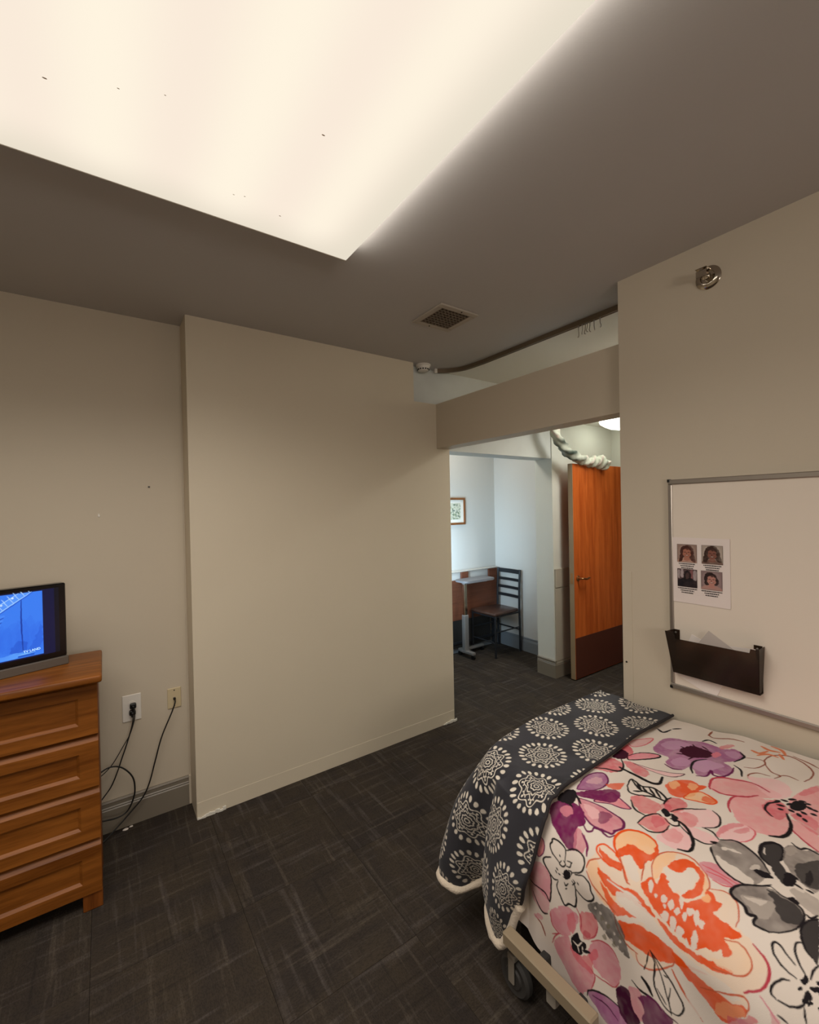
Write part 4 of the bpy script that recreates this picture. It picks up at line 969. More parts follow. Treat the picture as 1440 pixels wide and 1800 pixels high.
PRINT = """S brown 1 8.4 310,1056,254,1078,159,1062,77,993,102,905,189,846,293,832,380,844
S brown 1 8 310,1056,369,1008,391,957,443,972
S brown 1 8.5 401,969,367,928,390,870
S brown 1 10.5 97,1475,143,1424,90,1334,76,1253
S brown 1 8.1 56,978,72,892,113,834
S brown 1 11.5 118,1467,19,1478
S brown 1 7.9 534,1083,485,1093,431,1063,425,1002
S peachl 1 18.7 160,1179,178,1128,115,1102
S peachl 1 19.5 60,1152,89,1098,71,1048
S peachl 1 17.7 214,1128,161,1088,156,1036
S peachl 1 19.3 10,1109,28,1049,84,1012
S peachl 1 17.3 102,1040,151,1005
S brown 1 6.5 294,1193,266,1091,302,1064,382,1088,422,1141
S black 1 11.6 273,1772,314,1707,238,1683
S black 1 11.3 216,1679,168,1641
F coral 0.95 0 859,1826,762,1821,713,1773,787,1688,876,1662,918,1717
F pink 0.9 0 872,1685,767,1642,693,1569,714,1542,823,1586,908,1651
S black 1 7.2 872,1685,767,1642,693,1569,714,1542,823,1586,908,1651,872,1685
F coral 0.9 0 1151,1783,975,1772,963,1691,1003,1638,1075,1642,1138,1717
F coral 0.8 0 947,1672,915,1592,942,1499,1019,1486,1011,1568
F pinkl 0.9 0 924,1615,886,1501,831,1401,791,1346,880,1379,914,1462
S marn 1 5.3 924,1615,886,1501,831,1401,791,1346,880,1379,914,1462,924,1615
F marn 1 0 890,1800,806,1781,835,1698,912,1677,943,1739
F pink 0.5 0 687,1787,557,1751,467,1707,618,1690,718,1725
S coral 1 6.2 687,1787,557,1751,467,1707,618,1690,718,1725,687,1787
S black 1 8.2 934,1694,995,1645,1057,1638,1099,1712,1145,1757
S black 1 10 863,1824,873,1788,866,1747
S black 1 13.8 1021,1658,1031,1557,1058,1441,1026,1395,935,1417
F mauve 0.95 0 630,1627,445,1660,359,1614,345,1510,291,1439,270,1358,263,1311,209,1269,241,1205,323,1184,416,1221,462,1240,502,1180,588,1162,652,1183,669,1232,727,1244,750,1292,682,1356,752,1387,756,1448,730,1495,659,1505,680,1575
F mauvel 0.7 0 517,1626,398,1596,397,1475,496,1498,561,1550
F mauvel 0.85 0 675,1347,578,1368,518,1325,508,1270,516,1220,634,1246,700,1277
F mauvel 0.6 0 693,1476,601,1453,605,1388,683,1380,719,1439
F mauvel 0.6 0 303,1296,240,1258,268,1208,347,1222
F marn 1 0 513,1497,420,1465,388,1388,392,1331,476,1329,554,1397,557,1456
S marn 1 11.2 469,1510,483,1465
S marn 1 11.2 387,1465,434,1420
S marn 1 10.3 575,1490,550,1449
S marn 1 10.3 589,1407,528,1395
S marn 1 11 360,1412,376,1368
F pink 0.9 0 410,1336,340,1326,355,1296,438,1301
S purp 1 11.2 763,1287,727,1244,645,1249,686,1220,659,1180,565,1164,483,1178
S purp 1 12.4 759,1484,771,1428,748,1383
S black 1 9 509,1328,588,1368,681,1354,749,1316
S black 1 8.2 445,1188,478,1139,547,1113
S black 1 10.7 280,1443,216,1429,226,1374
S black 1 9.3 229,1226,287,1184,396,1205
F coral 0.7 0 246,1342,168,1307,175,1280,274,1319
F mauve 0.95 0 1445,1703,1305,1742,1206,1733,1154,1693,1192,1639,1287,1613,1384,1634
S purp 1 8.3 1445,1703,1305,1742,1206,1733,1154,1693,1192,1639,1287,1613,1384,1634,1445,1703
F pinkl 0.5 0 1330,1711,1230,1703,1210,1666,1286,1654
F orange 0.85 0 1240,1620,1158,1548,1243,1532,1269,1576
F pink 0.9 0 1301,1551,1327,1473,1364,1394,1398,1434,1416,1497,1470,1566
S purp 1 7.3 1301,1551,1327,1473,1364,1394,1398,1434,1416,1497,1470,1566,1301,1551
F magenta 1 0 1480,1682,1374,1627,1268,1557,1287,1498,1383,1491,1461,1571,1504,1658
F pinkd 0.95 0 1520,1640,1498,1587,1480,1509,1483,1446,1497,1377,1547,1334,1598,1352,1626,1359,1636,1411,1642,1482,1595,1570
S purp 1 9.3 1520,1640,1498,1587,1480,1509,1483,1446,1497,1377,1547,1334,1598,1352,1626,1359,1636,1411,1642,1482,1595,1570,1520,1640
F pinkl 0.8 0 1541,1585,1524,1508,1575,1463,1611,1503
F magenta 0.7 0 1531,1491,1500,1436,1570,1417,1610,1440
F magenta 1 0 1667,1729,1594,1689,1575,1616,1600,1554,1658,1504,1701,1528,1745,1506,1815,1492,1820,1564,1782,1649,1717,1718
F pinkd 0.9 0 1661,1673,1611,1634,1649,1594,1692,1623
F pinkd 0.8 0 1705,1530,1709,1486,1739,1445,1790,1442,1812,1477,1783,1515
S magenta 1 10.1 1712,1490,1745,1437,1790,1421
S purp 1 8.5 1652,1535,1686,1477,1671,1450,1650,1449,1642,1413,1651,1365,1623,1341
S purp 1 10.6 1605,1360,1554,1337,1504,1361,1482,1423
F ink 1 0 1615,1728,1509,1736,1465,1700,1547,1638,1601,1640,1620,1686
S ink 1 9.3 1495,1701,1516,1650,1554,1596
S ink 1 8 1594,1660,1610,1621
F orange 0.95 0 998,1367,894,1349,837,1291,845,1237,839,1198,917,1214,992,1216,1056,1255,1070,1305,1035,1341
F peach 0.8 0 967,1363,905,1344,940,1311,1011,1326
F peach 0.7 0 861,1281,859,1237,927,1243,913,1277
F peach 0.85 0 966,1243,915,1204,943,1139,981,1092,1020,1110,1035,1177,1047,1242
S orange 1 9.4 966,1243,915,1204,943,1139,981,1092,1020,1110,1035,1177,1047,1242,966,1243
F orange 0.8 0 948,1169,971,1103,1013,1113,1011,1155
F white 1 0 1179,1516,1092,1538,1130,1454,1098,1397,1115,1329,1168,1280,1174,1347,1219,1420,1228,1477
S black 1 8.8 1179,1516,1092,1538,1130,1454,1098,1397,1115,1329,1168,1280,1174,1347,1219,1420,1228,1477,1179,1516
S black 1 8.7 1098,1534,1165,1448,1164,1382,1176,1301
S black 1 9.1 1125,1481,1169,1433
S black 1 8.8 1130,1448,1168,1398
S black 1 8.7 1116,1412,1161,1354
S black 1 8.7 1204,1464,1176,1424
S black 1 8.8 1103,1382,1158,1321
F coralm 0.9 0 1257,1448,1214,1398,1217,1324,1255,1272,1340,1277,1360,1335,1312,1407
F coralm 0.95 0 1209,1280,1114,1284,1072,1248,1124,1191,1225,1191,1267,1225
F pinkl 0.8 0 1248,1191,1154,1170,1089,1114,1073,1070,1115,1024,1193,1016,1239,1055,1271,1110
F coralm 0.7 0 1265,1205,1185,1156,1198,1100,1285,1095,1313,1142
F pinkl 0.85 0 1334,1133,1282,1096,1268,1025,1284,978,1317,961,1353,1001,1354,1076
F pinkl 0.95 0 1484,1190,1393,1166,1347,1147,1359,1083,1398,1045,1469,1036,1497,1080,1504,1145
F coralm 0.5 0 1447,1182,1372,1156,1382,1102,1449,1092,1471,1141
F coralm 0.9 0 1461,1304,1346,1285,1326,1240,1339,1189,1403,1172,1458,1208,1460,1271
F coral 0.7 0 1366,1274,1341,1233,1368,1198,1429,1221
F coral 0.7 0 1216,1293,1197,1247,1264,1226,1276,1264
S black 1 7.3 1289,1435,1355,1375,1377,1302
S black 1 6.5 1461,1304,1382,1300,1324,1263,1329,1236
S black 1 5.8 1464,1296,1476,1230,1430,1180,1368,1176
S black 1 5.9 1321,1148,1354,1076,1360,1008,1318,968
S black 1 7.8 1209,1280,1150,1293,1106,1286
S black 1 7.1 1256,1219,1212,1207,1161,1182,1084,1109
S black 1 6.1 1072,1080,1102,1033,1179,1012,1239,1055
S black 1 6.1 1244,1063,1242,1016,1283,972
S black 1 6 1334,1215,1353,1175,1337,1147,1308,1155,1303,1187
S black 1 10.4 1311,1194,1299,1148,1329,1094,1398,1045,1464,1035,1491,1078
F ink 1 0 1276,1264,1248,1250,1281,1208,1315,1211,1306,1238
F ink 1 0 1276,1210,1268,1187,1297,1164,1325,1177
S black 1 13.4 1322,991,1316,966,1324,950
F pinkm 0.95 0 779,1204,692,1179,585,1098,586,996,628,883,704,923,821,1011,877,1102,843,1178
F pinkl 0.8 0 514,1090,477,1028,451,955,535,866,642,866,691,936,588,1035
F pinkm 0.95 0 934,1046,863,1046,803,997,725,926,711,866,811,809,928,775,1045,785,1104,842,1108,909,1041,986
F pinkm 0.95 0 663,843,518,825,387,774,822,680,836,724,805,798
F pinkm 0.9 0 843,788,862,718,883,667,1018,637,978,707,941,763
F coral 0.75 0 821,926,712,911,692,871,765,816,880,821,888,870
F coral 0.6 0 801,799,744,762,798,685,883,667,868,725
F coral 0.5 0 547,827,416,804,363,780,424,766,545,801
S rose 1 11.7 850,1175,815,1194,733,1208,670,1176,633,1135,582,1047,638,942
S rose 1 11.3 843,1167,871,1094,816,1013,729,972
S rose 1 9.6 1020,1010,965,1040,876,1050,809,1015
S rose 1 7.6 938,764,978,707,1010,639
S ink 1 12.2 723,894,689,881
S ink 1 12 672,876,666,851
S ink 1 12.1 737,877,727,851
S ink 1 12.2 774,862,769,846
S ink 1 12 643,848,619,827
S ink 1 12.2 620,809,614,784
S ink 1 12.2 658,765,676,740
S ink 1 11.9 729,774,746,749
S ink 1 11.5 721,734,727,713
S ink 1 11.2 794,750,813,733
S ink 1 12 700,842,676,830
S ink 1 12.1 744,822,757,801
S ink 1 12.4 628,777,627,760
S ink 1 11.9 761,783,783,765
S ink 1 12 673,737,683,718
F ink 1 0 690,831,626,816,632,780,683,764,730,782,734,816
S black 1 11.1 797,821,894,777,985,764,1050,779,1089,813
S black 1 8.2 695,875,762,911,840,904,886,858
F pinkl 0.95 0 1241,998,1155,997,1096,958,1089,906,1108,869,1181,860,1240,892,1266,953
F coral 0.6 0 1241,998,1155,997,1096,958,1093,923,1154,956,1223,977,1263,976
F coral 0.6 0 1178,948,1104,910,1129,889,1172,915
S coral 1 5.8 1089,906,1111,868,1181,860,1240,892
F pinkd 0.8 0 2023,1745,1986,1663,2034,1611,2151,1616,2149,1699,2151,1779
F coral 0.8 0 1852,1725,1874,1683,1927,1675,1958,1709
S purp 1 3.7 1852,1725,1874,1683,1927,1675,1958,1709,1852,1725
F pinkd 0.6 0 2166,1776,2132,1678,2147,1616,2250,1638,2260,1716,2239,1771
S black 1 6.1 1994,1640,2034,1611,2152,1613,2132,1657,2160,1785
S black 1 6.9 2207,1753,2246,1710,2262,1671,2239,1631
S brown 1 9.5 2342,1737,2346,1693,2375,1670,2398,1662
F pinkd 0.7 0 2347,1753,2291,1695,2305,1674,2345,1720
F white 1 0 1875,1643,1834,1639,1824,1601,1839,1546,1795,1467,1816,1424,1870,1426,1889,1391,1963,1357,2007,1406,2010,1453,2048,1454,2089,1470,2109,1515,2077,1556,2023,1572,2005,1634,1960,1670,1928,1625
S black 1 5.9 1916,1571,1899,1623,1869,1645,1851,1637,1837,1640,1829,1623,1828,1585,1839,1546,1892,1533
S black 1 5.7 1840,1545,1801,1492,1800,1442,1826,1419,1874,1429,1911,1478
S black 1 6.4 1923,1625,1945,1663,1967,1669,1994,1640,2016,1596,2005,1565
S black 1 6.1 2012,1564,2043,1571,2079,1548,2111,1519,2089,1493,2084,1462,2040,1454,1969,1459,1953,1479
S black 1 6 1908,1461,1887,1415,1901,1378,1933,1365,1957,1349,1998,1382,1999,1421,1981,1455
S black 1 4.5 1900,1556,1920,1566,1919,1542,1898,1527,1892,1543
S black 1 4.5 1878,1522,1871,1495,1894,1499,1904,1521
S black 1 4.6 1931,1530,1932,1511,1954,1523,1952,1541
S black 1 4.5 1914,1505,1910,1483,1929,1485
S black 1 4.7 1969,1535,1962,1509,1941,1493
S black 1 4.7 1951,1583,1956,1569
S black 1 4.7 1967,1586,1975,1576
S black 1 4.7 1969,1567,1970,1553
S black 1 4.6 1941,1471,1950,1459,1972,1475
S black 1 4.7 1992,1525,2004,1517,1982,1500
S black 1 4.5 1939,1447,1948,1438
S black 1 4.6 2022,1517,2013,1508
S black 1 4.4 1874,1495,1866,1488
S black 1 4.5 1882,1576,1887,1567
F ink 1 0 1937,1534,1917,1509,1922,1486,1957,1496,1970,1526
F peachl2 0.55 0 1819,1411,1753,1382,1719,1386,1691,1357,1696,1302,1663,1323,1619,1336,1541,1306,1501,1239,1524,1164,1598,1136,1572,1123,1516,1071,1499,1005,1528,941,1600,899,1573,847,1584,802,1640,769,1685,761,1707,704,1739,644,1781,628,1832,639,1878,691,1901,679,1935,679,2011,734,2022,785,2009,844,1980,942,2066,1033,2098,1130,2051,1172,2014,1215,1944,1237,1943,1314,1885,1376
F peach 0.85 0 1663,1323,1619,1336,1546,1309,1508,1242,1529,1169,1597,1152,1622,1182,1619,1246,1681,1279
F peach 0.6 0 1831,1398,1782,1381,1800,1343,1856,1295,1875,1238,1932,1260,1933,1315,1891,1369
F peach 0.7 0 1711,1103,1645,1130,1565,1116,1519,1070,1577,1062,1628,1078,1673,1079
F orange 0.97 0 1707,1302,1653,1282,1617,1247,1620,1183,1599,1154,1527,1167,1580,1132,1640,1140,1653,1157,1705,1166,1692,1202,1678,1239,1714,1274
S orange 1 10.9 1701,1292,1669,1322,1619,1336,1546,1309,1509,1246,1520,1179,1571,1139
F orange 0.95 0 1723,1384,1729,1349,1741,1303,1734,1256,1765,1243,1773,1286,1768,1328
S orange 1 6.3 1764,1244,1769,1313,1748,1373,1720,1388,1696,1365,1701,1310,1732,1257,1786,1205
F white 0.8 0 1704,1259,1683,1237,1707,1186,1755,1156,1771,1180,1741,1238
F orange 0.95 0 1811,1355,1817,1306,1825,1242,1807,1168,1823,1108,1854,1059,1865,1091,1857,1136,1851,1184,1873,1249,1861,1304
F orange 0.9 0 1856,1327,1895,1244,1900,1174,1908,1128,1925,1180,1953,1237,1912,1284
S white 1 6.8 1831,1292,1835,1229,1827,1172,1836,1123
F orange 0.97 0 1594,1064,1525,1030,1527,968,1582,921,1644,913,1696,941,1700,973,1636,943,1569,950,1555,991,1618,1018,1621,1062
F orange 0.97 0 1765,1143,1736,1133,1707,1110,1720,1081,1673,1079,1661,1063,1704,1023,1709,983,1724,957,1697,932,1662,903,1622,899,1616,875,1639,855,1637,832,1661,831,1694,852,1699,804,1705,743,1728,753,1752,789,1778,753,1813,774,1796,793,1821,817,1827,847,1868,889,1853,926,1858,979,1845,1025,1823,1073,1793,1115
F white 0.9 0 1628,1078,1617,1019,1558,990,1571,951,1642,950,1704,976,1690,989,1707,1013,1660,1061
F peach 0.7 0 1528,955,1557,924,1610,897,1650,907,1583,922
F white 0.92 0 1754,1112,1730,1114,1718,1106,1737,1091,1765,1089,1776,1097
F white 0.92 0 1773,1049,1756,1048,1745,1038,1755,1025,1775,1028,1785,1038
F white 0.92 0 1775,1018,1755,1017,1744,1008,1756,995,1778,996,1790,1006
F white 0.92 0 1839,1035,1818,1032,1805,1019,1815,1004,1839,1009,1852,1022
F white 0.92 0 1785,988,1770,987,1760,978,1768,967,1785,969,1795,978
F white 0.92 0 1846,997,1818,996,1804,984,1823,969,1854,972,1870,984
F white 0.92 0 1857,968,1837,963,1822,949,1829,933,1852,939,1868,954
F white 0.92 0 1781,954,1764,953,1753,945,1765,934,1785,935,1795,943
F white 0.92 0 1751,941,1736,938,1724,927,1730,913,1747,916,1759,928
F white 0.92 0 1759,911,1734,913,1720,903,1738,887,1766,886,1780,896
F white 0.92 0 1767,890,1753,887,1741,876,1746,863,1763,866,1774,878
F white 0.92 0 1837,901,1807,901,1791,891,1814,875,1848,876,1864,887
F peach 0.92 0 1666,903,1650,901,1637,890,1644,875,1663,877,1675,889
F white 0.92 0 1794,1033,1786,1032,1781,1027,1785,1021,1794,1023,1799,1028
F white 0.92 0 1738,978,1717,979,1706,972,1722,959,1745,958,1756,966
F white 0.92 0 1875,900,1859,898,1849,888,1856,879,1874,882,1885,892
F white 0.92 0 1870,923,1853,923,1844,916,1856,908,1875,910,1885,916
F white 0.92 0 1775,1080,1766,1079,1760,1074,1766,1068,1776,1069,1782,1074
F white 0.9 0 1864,1239,1833,1199,1840,1122,1885,1028,1904,950,1937,1006,1912,1111,1895,1194
F white 0.8 0 1955,1226,1920,1171,1901,1095,1942,1160,1960,1206
F orange 0.97 0 1963,1211,1950,1169,1928,1126,1930,1058,1933,970,1937,913,1912,821,1951,899,1989,968,2026,1036,2037,1123,2024,1186
F orange 0.95 0 1856,1050,1873,977,1873,888,1852,812,1840,743,1864,768,1887,838,1899,920,1900,991
F orange 0.9 0 1940,970,1947,899,1956,820,1947,734,1924,690,1943,684,2054,763,2040,808,2016,860,1975,946
F peach 0.4 0 1980,777,1938,706,1954,692,2030,748,2045,800
F white 0.8 0 1911,959,1909,885,1901,807,1898,736,1918,707,1949,762,1949,835,1946,908
F peachl2 0.8 0 1750,789,1732,738,1761,695,1795,685,1832,711,1851,769,1849,827,1816,775,1781,754
S rust 1 3.9 1754,788,1738,737,1762,697,1796,686,1832,708,1855,755,1872,809
S rust 1 4.7 1606,890,1577,837,1596,791,1645,765,1689,763
S rust 1 5.5 1720,1102,1652,1132,1572,1123,1515,1071,1499,1005,1546,928,1599,896,1623,900
S rust 1 5.7 1839,1405,1799,1397,1761,1351
S rust 1 5.8 1852,1402,1900,1352,1933,1254,1938,1227
S rust 1 5 2064,1131,2100,1112,2080,1050,2006,975,1974,959
S rust 1 4.3 1990,852,1934,762,1895,696,1913,677,1941,685
S rust 1 5.7 1940,1238,2005,1215,2051,1172,2062,1122
S rust 1 5.3 1695,1283,1784,1216,1795,1191
S rust 1 5.4 1659,1165,1750,1148
S rose 1 8 1713,699,1740,649,1777,631,1832,646,1880,698
S rust 1 8 2017,970,2049,939,2079,906,2128,845
F white 0.8 0 1987,955,2004,891,2032,822,2088,801,2128,845,2079,906
F pinkd 0.9 0 1506,976,1455,936,1449,873,1481,811,1530,830,1551,902,1539,943
S coral 1 5.8 1502,961,1493,898,1494,818
S coral 1 5.8 1523,936,1509,877,1519,826
S coral 1 5.7 1554,901,1549,855,1524,824
F grey 0.97 0 1363,979,1322,967,1275,963,1248,932,1248,883,1261,831,1294,784,1344,743,1405,751,1455,772,1471,820,1466,877,1434,930
F white 0.9 0 1396,939,1399,904,1404,842,1425,779,1460,779,1471,839,1461,893,1430,927
F white 0.8 0 1330,943,1312,930,1302,894,1305,864,1316,889,1320,912,1341,929
F white 0.6 0 1363,813,1321,794,1338,776,1360,791
S ink 1 6.1 1362,978,1419,942,1455,899,1475,837,1465,777,1402,718
S ink 1 6.2 1279,967,1243,914,1256,842,1289,786,1341,740
S ink 1 6.7 1367,978,1398,959
F ink 1 0 1367,798,1345,778,1344,743,1360,722,1374,739,1381,767
F dgrey 1 0 1226,814,1178,818,1124,787,1122,751,1186,731,1230,731,1283,696,1337,660,1371,677,1341,718,1290,759,1264,798
S ink 1 9.4 1289,759,1264,798,1225,814,1178,816,1125,787,1124,752,1187,732,1227,732
S white 1 3.5 1195,804,1227,797,1237,789
F grey 0.9 0 1104,747,1048,717,1061,687,1020,637,1292,578,1318,610,1290,665,1237,708,1187,732
F greyl 0.7 0 1108,742,1065,722,1085,703,1144,710,1151,731
F dgrey 0.9 0 1202,683,1148,658,1083,623,1278,581,1312,612,1291,649
F ink 0.8 0 1251,634,1191,632,1239,609,1296,608,1297,623
S ink 1 7.4 1047,734,1060,701,1026,678,1030,635
F greyl 0.9 0 1383,657,1345,635,1349,584,1355,564,1432,547,1438,590,1412,627
F white 0.8 0 1335,662,1345,635,1334,611,1360,620,1358,648
F ink 1 0 1283,696,1285,662,1308,648,1358,656,1360,684
F grey 1 0 1555,831,1497,812,1459,771,1426,724,1434,680,1435,636,1447,599,1484,582,1547,590,1599,619,1637,663,1644,704,1629,720,1605,718,1614,740,1596,763,1592,794
F dgrey 0.95 0 1439,725,1442,674,1446,618,1474,586,1533,590,1556,629,1532,662,1484,687
F greyl 0.9 0 1551,794,1514,741,1490,693,1510,670,1583,677,1607,710,1590,739
F white 0.6 0 1546,778,1524,742,1499,703,1540,712,1548,735
S ink 1 8.2 1414,719,1453,772,1495,813,1550,828,1578,810,1591,764,1615,743,1606,716,1630,717,1644,706,1636,663
S ink 1 4.6 1636,663,1600,619,1549,590,1484,582,1447,599,1435,636,1431,677,1414,715
F ink 1 0 1427,650,1412,634,1422,612,1437,616,1438,635
S ink 1 6.3 1461,581,1465,565,1434,551
S ink 1 7.2 1335,658,1341,624
S ink 1 6.9 1334,611,1330,588
F dgrey 1 0 1549,579,1486,572,1459,542,1635,503,1630,524,1611,552
S ink 1 5.1 1631,524,1611,552,1553,579,1490,572,1448,544
S ink 1 5.1 1688,565,1673,598,1659,620,1658,637,1678,643,1705,628,1724,594,1726,553
S ink 1 5.2 1698,528,1671,558,1638,577,1610,576,1599,562
S ink 1 4.8 1747,572,1765,597,1798,617,1823,617,1829,599
S ink 1 4.6 1827,594,1817,556,1791,526,1768,516
S ink 1 4.5 1792,519,1831,508
S ink 1 4.8 1698,514,1666,513,1640,502
S ink 1 4.7 1869,588,1870,557
F ink 1 0 1720,540,1706,538,1695,528,1700,518,1716,521,1727,531
F ink 1 0 1752,544,1745,542,1738,535,1739,529,1747,532,1754,539
F ink 1 0 1763,527,1749,523,1737,513,1742,503,1758,507,1769,517
F ink 1 0 1726,511,1715,507,1705,497,1707,487,1720,492,1730,502
F ink 1 0 1774,512,1764,510,1756,503,1760,496,1772,499,1779,506
F ink 1 0 1700,503,1693,501,1685,493,1686,486,1695,489,1702,497
F ink 1 0 1778,528,1768,525,1760,517,1762,510,1773,513,1781,521
S pinkd 1 3.4 1855,648,1868,620,1881,601,1891,582
F pinkd 0.6 0 1879,612,1875,594,1888,579,1906,602
F coral 0.7 0 2014,749,1986,707,1936,673,1944,646,2039,740
F pinkd 0.7 0 1993,724,1974,691,1957,661,2004,707
F pinkd 0.9 0 2205,1611,2122,1531,2114,1477,2122,1446,2185,1454,2250,1484,2300,1559,2269,1603
F pinkd 0.9 0 2209,1366,2150,1311,2134,1250,2183,1210,2260,1204,2319,1240,2322,1295,2306,1345,2265,1378
F pinkd 0.9 0 2372,1598,2300,1542,2269,1500,2314,1475,2315,1416,2330,1359,2370,1341,2465,1380,2516,1452,2480,1530,2434,1592
F coral 0.85 0 2100,1434,2050,1376,2052,1334,2115,1330,2184,1367,2200,1414,2168,1439
F rose 0.7 0 2173,1408,2162,1376,2195,1374,2212,1414
F coral 0.6 0 2162,1507,2124,1470,2180,1458,2236,1476,2223,1499
F coral 0.75 0 2299,1492,2321,1449,2279,1385,2207,1338,2244,1325,2286,1354,2343,1350,2349,1397,2358,1457
F ink 1 0 2243,1474,2213,1445,2235,1427,2231,1395,2274,1402,2316,1432,2314,1475,2277,1484
S white 1 5.9 2272,1471,2274,1443,2243,1420
S white 1 6 2274,1443,2301,1433
S white 1 5.8 2260,1415,2289,1409
S white 1 6 2234,1484,2250,1476
S ink 1 8.6 2276,1410,2256,1371
S rose 1 2.9 2085,1455,2125,1428,2188,1429
S rose 1 3.6 2339,1608,2298,1559
S rose 1 3.7 2405,1616,2340,1590,2291,1550
S rose 1 3 2088,1327,2150,1344,2192,1375
S rose 1 2.9 2197,1366,2147,1311,2134,1247,2176,1210
S rose 1 2.8 2330,1359,2352,1336,2429,1356
S rose 1 2.7 2338,1344,2334,1295,2324,1240,2281,1213
S rose 1 3.5 2205,1611,2276,1602,2298,1559
F smoke 0.9 0 1985,1358,1951,1294,1950,1248,1979,1207,2024,1179,2112,1160,2105,1207,2090,1264,2067,1319,2034,1384
F white 0.7 0 2008,1350,1995,1342,1998,1335,2009,1340
F white 0.7 0 2032,1285,2020,1278,2022,1271,2033,1276
F white 0.7 0 2081,1294,2068,1287,2070,1280,2081,1284
F white 0.7 0 2050,1240,2038,1234,2041,1227,2051,1232
F white 0.7 0 2097,1256,2084,1249,2087,1242,2098,1247
F white 0.7 0 2069,1213,2057,1206,2061,1200,2071,1205
F white 0.7 0 2010,1317,1997,1310,2000,1303,2011,1308
F white 0.7 0 2102,1220,2090,1214,2093,1208,2104,1212
F white 0.7 0 2115,1194,2103,1187,2106,1182,2116,1186
F white 0.7 0 2116,1302,2103,1295,2105,1288,2116,1293
F olive 0.7 0 2036,1315,2010,1302,2018,1289,2038,1300
F olive 0.7 0 2045,1275,2020,1263,2028,1251,2046,1261
F olive 0.7 0 2110,1247,2085,1234,2094,1224,2112,1233
F olive 0.7 0 2047,1210,2024,1200,2034,1189,2051,1198
F olive 0.7 0 2121,1300,2094,1287,2102,1275,2122,1285
S black 1 5.1 2010,1067,2043,1047,2069,1044,2133,1040,2178,1000,2190,960
S black 1 4.9 2010,1067,2036,1024,2064,974,2103,933,2134,916,2176,934,2185,960
S black 1 3.3 2019,1055,2074,1015,2129,987,2173,967
S black 1 3.2 2095,972,2151,974,2195,960
S black 1 3.3 2139,1027,2170,984
S black 1 3.5 2020,1073,2079,1081
S black 1 3.6 2083,1083,2108,1089
S black 1 3.3 2065,1003,2062,986
S black 1 10.8 2151,1097,2163,1070,2183,1046
S black 1 6.2 2207,1146,2215,1108,2196,1035,2209,1004
F mauve 0.95 0 2460,1376,2417,1335,2396,1266,2394,1210,2427,1164,2515,1259,2501,1319
F pinkd 0.8 0 2256,1164,2221,1100,2280,1081,2350,1096,2335,1148
F purp 0.95 0 2252,1114,2196,1048,2205,993,2226,953,2345,1082,2280,1081
F plum 1 0 2333,1233,2285,1202,2272,1164,2328,1141,2363,1099,2427,1164,2406,1209
S plum 1 4 2450,1349,2439,1278,2457,1213
S plum 1 3.2 2205,993,2210,933
S black 1 5.4 2478,1380,2442,1368,2410,1321,2396,1266,2394,1210"""
cv = Canvas(0.0, 1.34, 0.15, 0.98, 0.0011, (226, 213, 201))
for ln in PRINT.split('\n'):
    k, c, al, wd, flat = ln.split(' ')
    q = [int(v) / 2000.0 for v in flat.split(',')]; pts = list(zip(q[::2], q[1::2]))
    if k == 'F': cv.fill(PAL[c], pts, float(al), warp=0.0045, wash=0.0 if c in ('black', 'ink', 'white', 'dgrey', 'marn') else 0.12 if c in ('orange', 'magenta', 'plum', 'purp') else 0.28)
    else: cv.stroke(PAL[c], max(float(wd) / 2000.0 * (1.75 if c in ('black', 'ink') else 1.35), 0.0032), pts)
cf = thing('comforter', 'white comforter with large orange, pink and grey flowers on the bed', 'comforter', (1.48, 0.22, 0))
tt = np.concatenate([np.arange(-0.76, 0.20, 0.006), np.arange(0.20, 0.96, 0.0017), np.arange(0.96, 1.13, 0.010)])
sfrac = np.linspace(0, 1, 760)
Tg = np.repeat(tt[None, :], len(sfrac), 0)
Smax = 0.77 + 0.14 * PI / 2 + (0.56 - hem_z(Tg)); Smax = Smax - (Smax - 0.78) * sst(0.955, 1.02, Tg)
Sg = sfrac[:, None] * Smax
Xc, Yc, Zc = comf(Sg, Tg); Zc = Zc - 0.09 * sst(1.0, 1.14, Tg); Xc = Xc + 0.028 * sst(0.86, 0.95, Tg) * sst(0.72, 0.90, Sg)
Lp = 0.245 + 0.37 * sst(0.95, 1.30, Sg); Wp = 0.93 - Lp                        # the print repeats, mirrored, towards the head of the bed
dp = np.mod(Lp - Tg, 2 * Wp); Tp = np.where(Tg < Lp, Lp + np.where(dp < Wp, dp, 2 * Wp - dp), Tg); Tp = np.clip(Tp, 0.16, 0.97)
grid_mesh('cover', Xc - 1.48, Yc - 0.22, Zc, cv.sample(Sg, Tp), M['duvet'], cf)
# quilted underside a finger's breadth below, closing the hem
s2 = np.linspace(0, 1, 60)[:, None]; t2 = np.linspace(-0.755, 0.95, 60)[None, :]
Sm2 = 0.77 + 0.14 * PI / 2 + (0.56 - hem_z(t2)) - 0.004
Xu, Yu, Zu = comf(s2 * Sm2, np.repeat(t2, 60, 0)); sd_ = sst(0.75, 0.99, s2 * Sm2)
grid_mesh('lining', Xu - 1.48 + 0.014 * sd_, Yu - 0.22, Zu - 0.016 * (1 - sd_), None, mat('lining_cotton', (226, 214, 204), 0.9), cf)

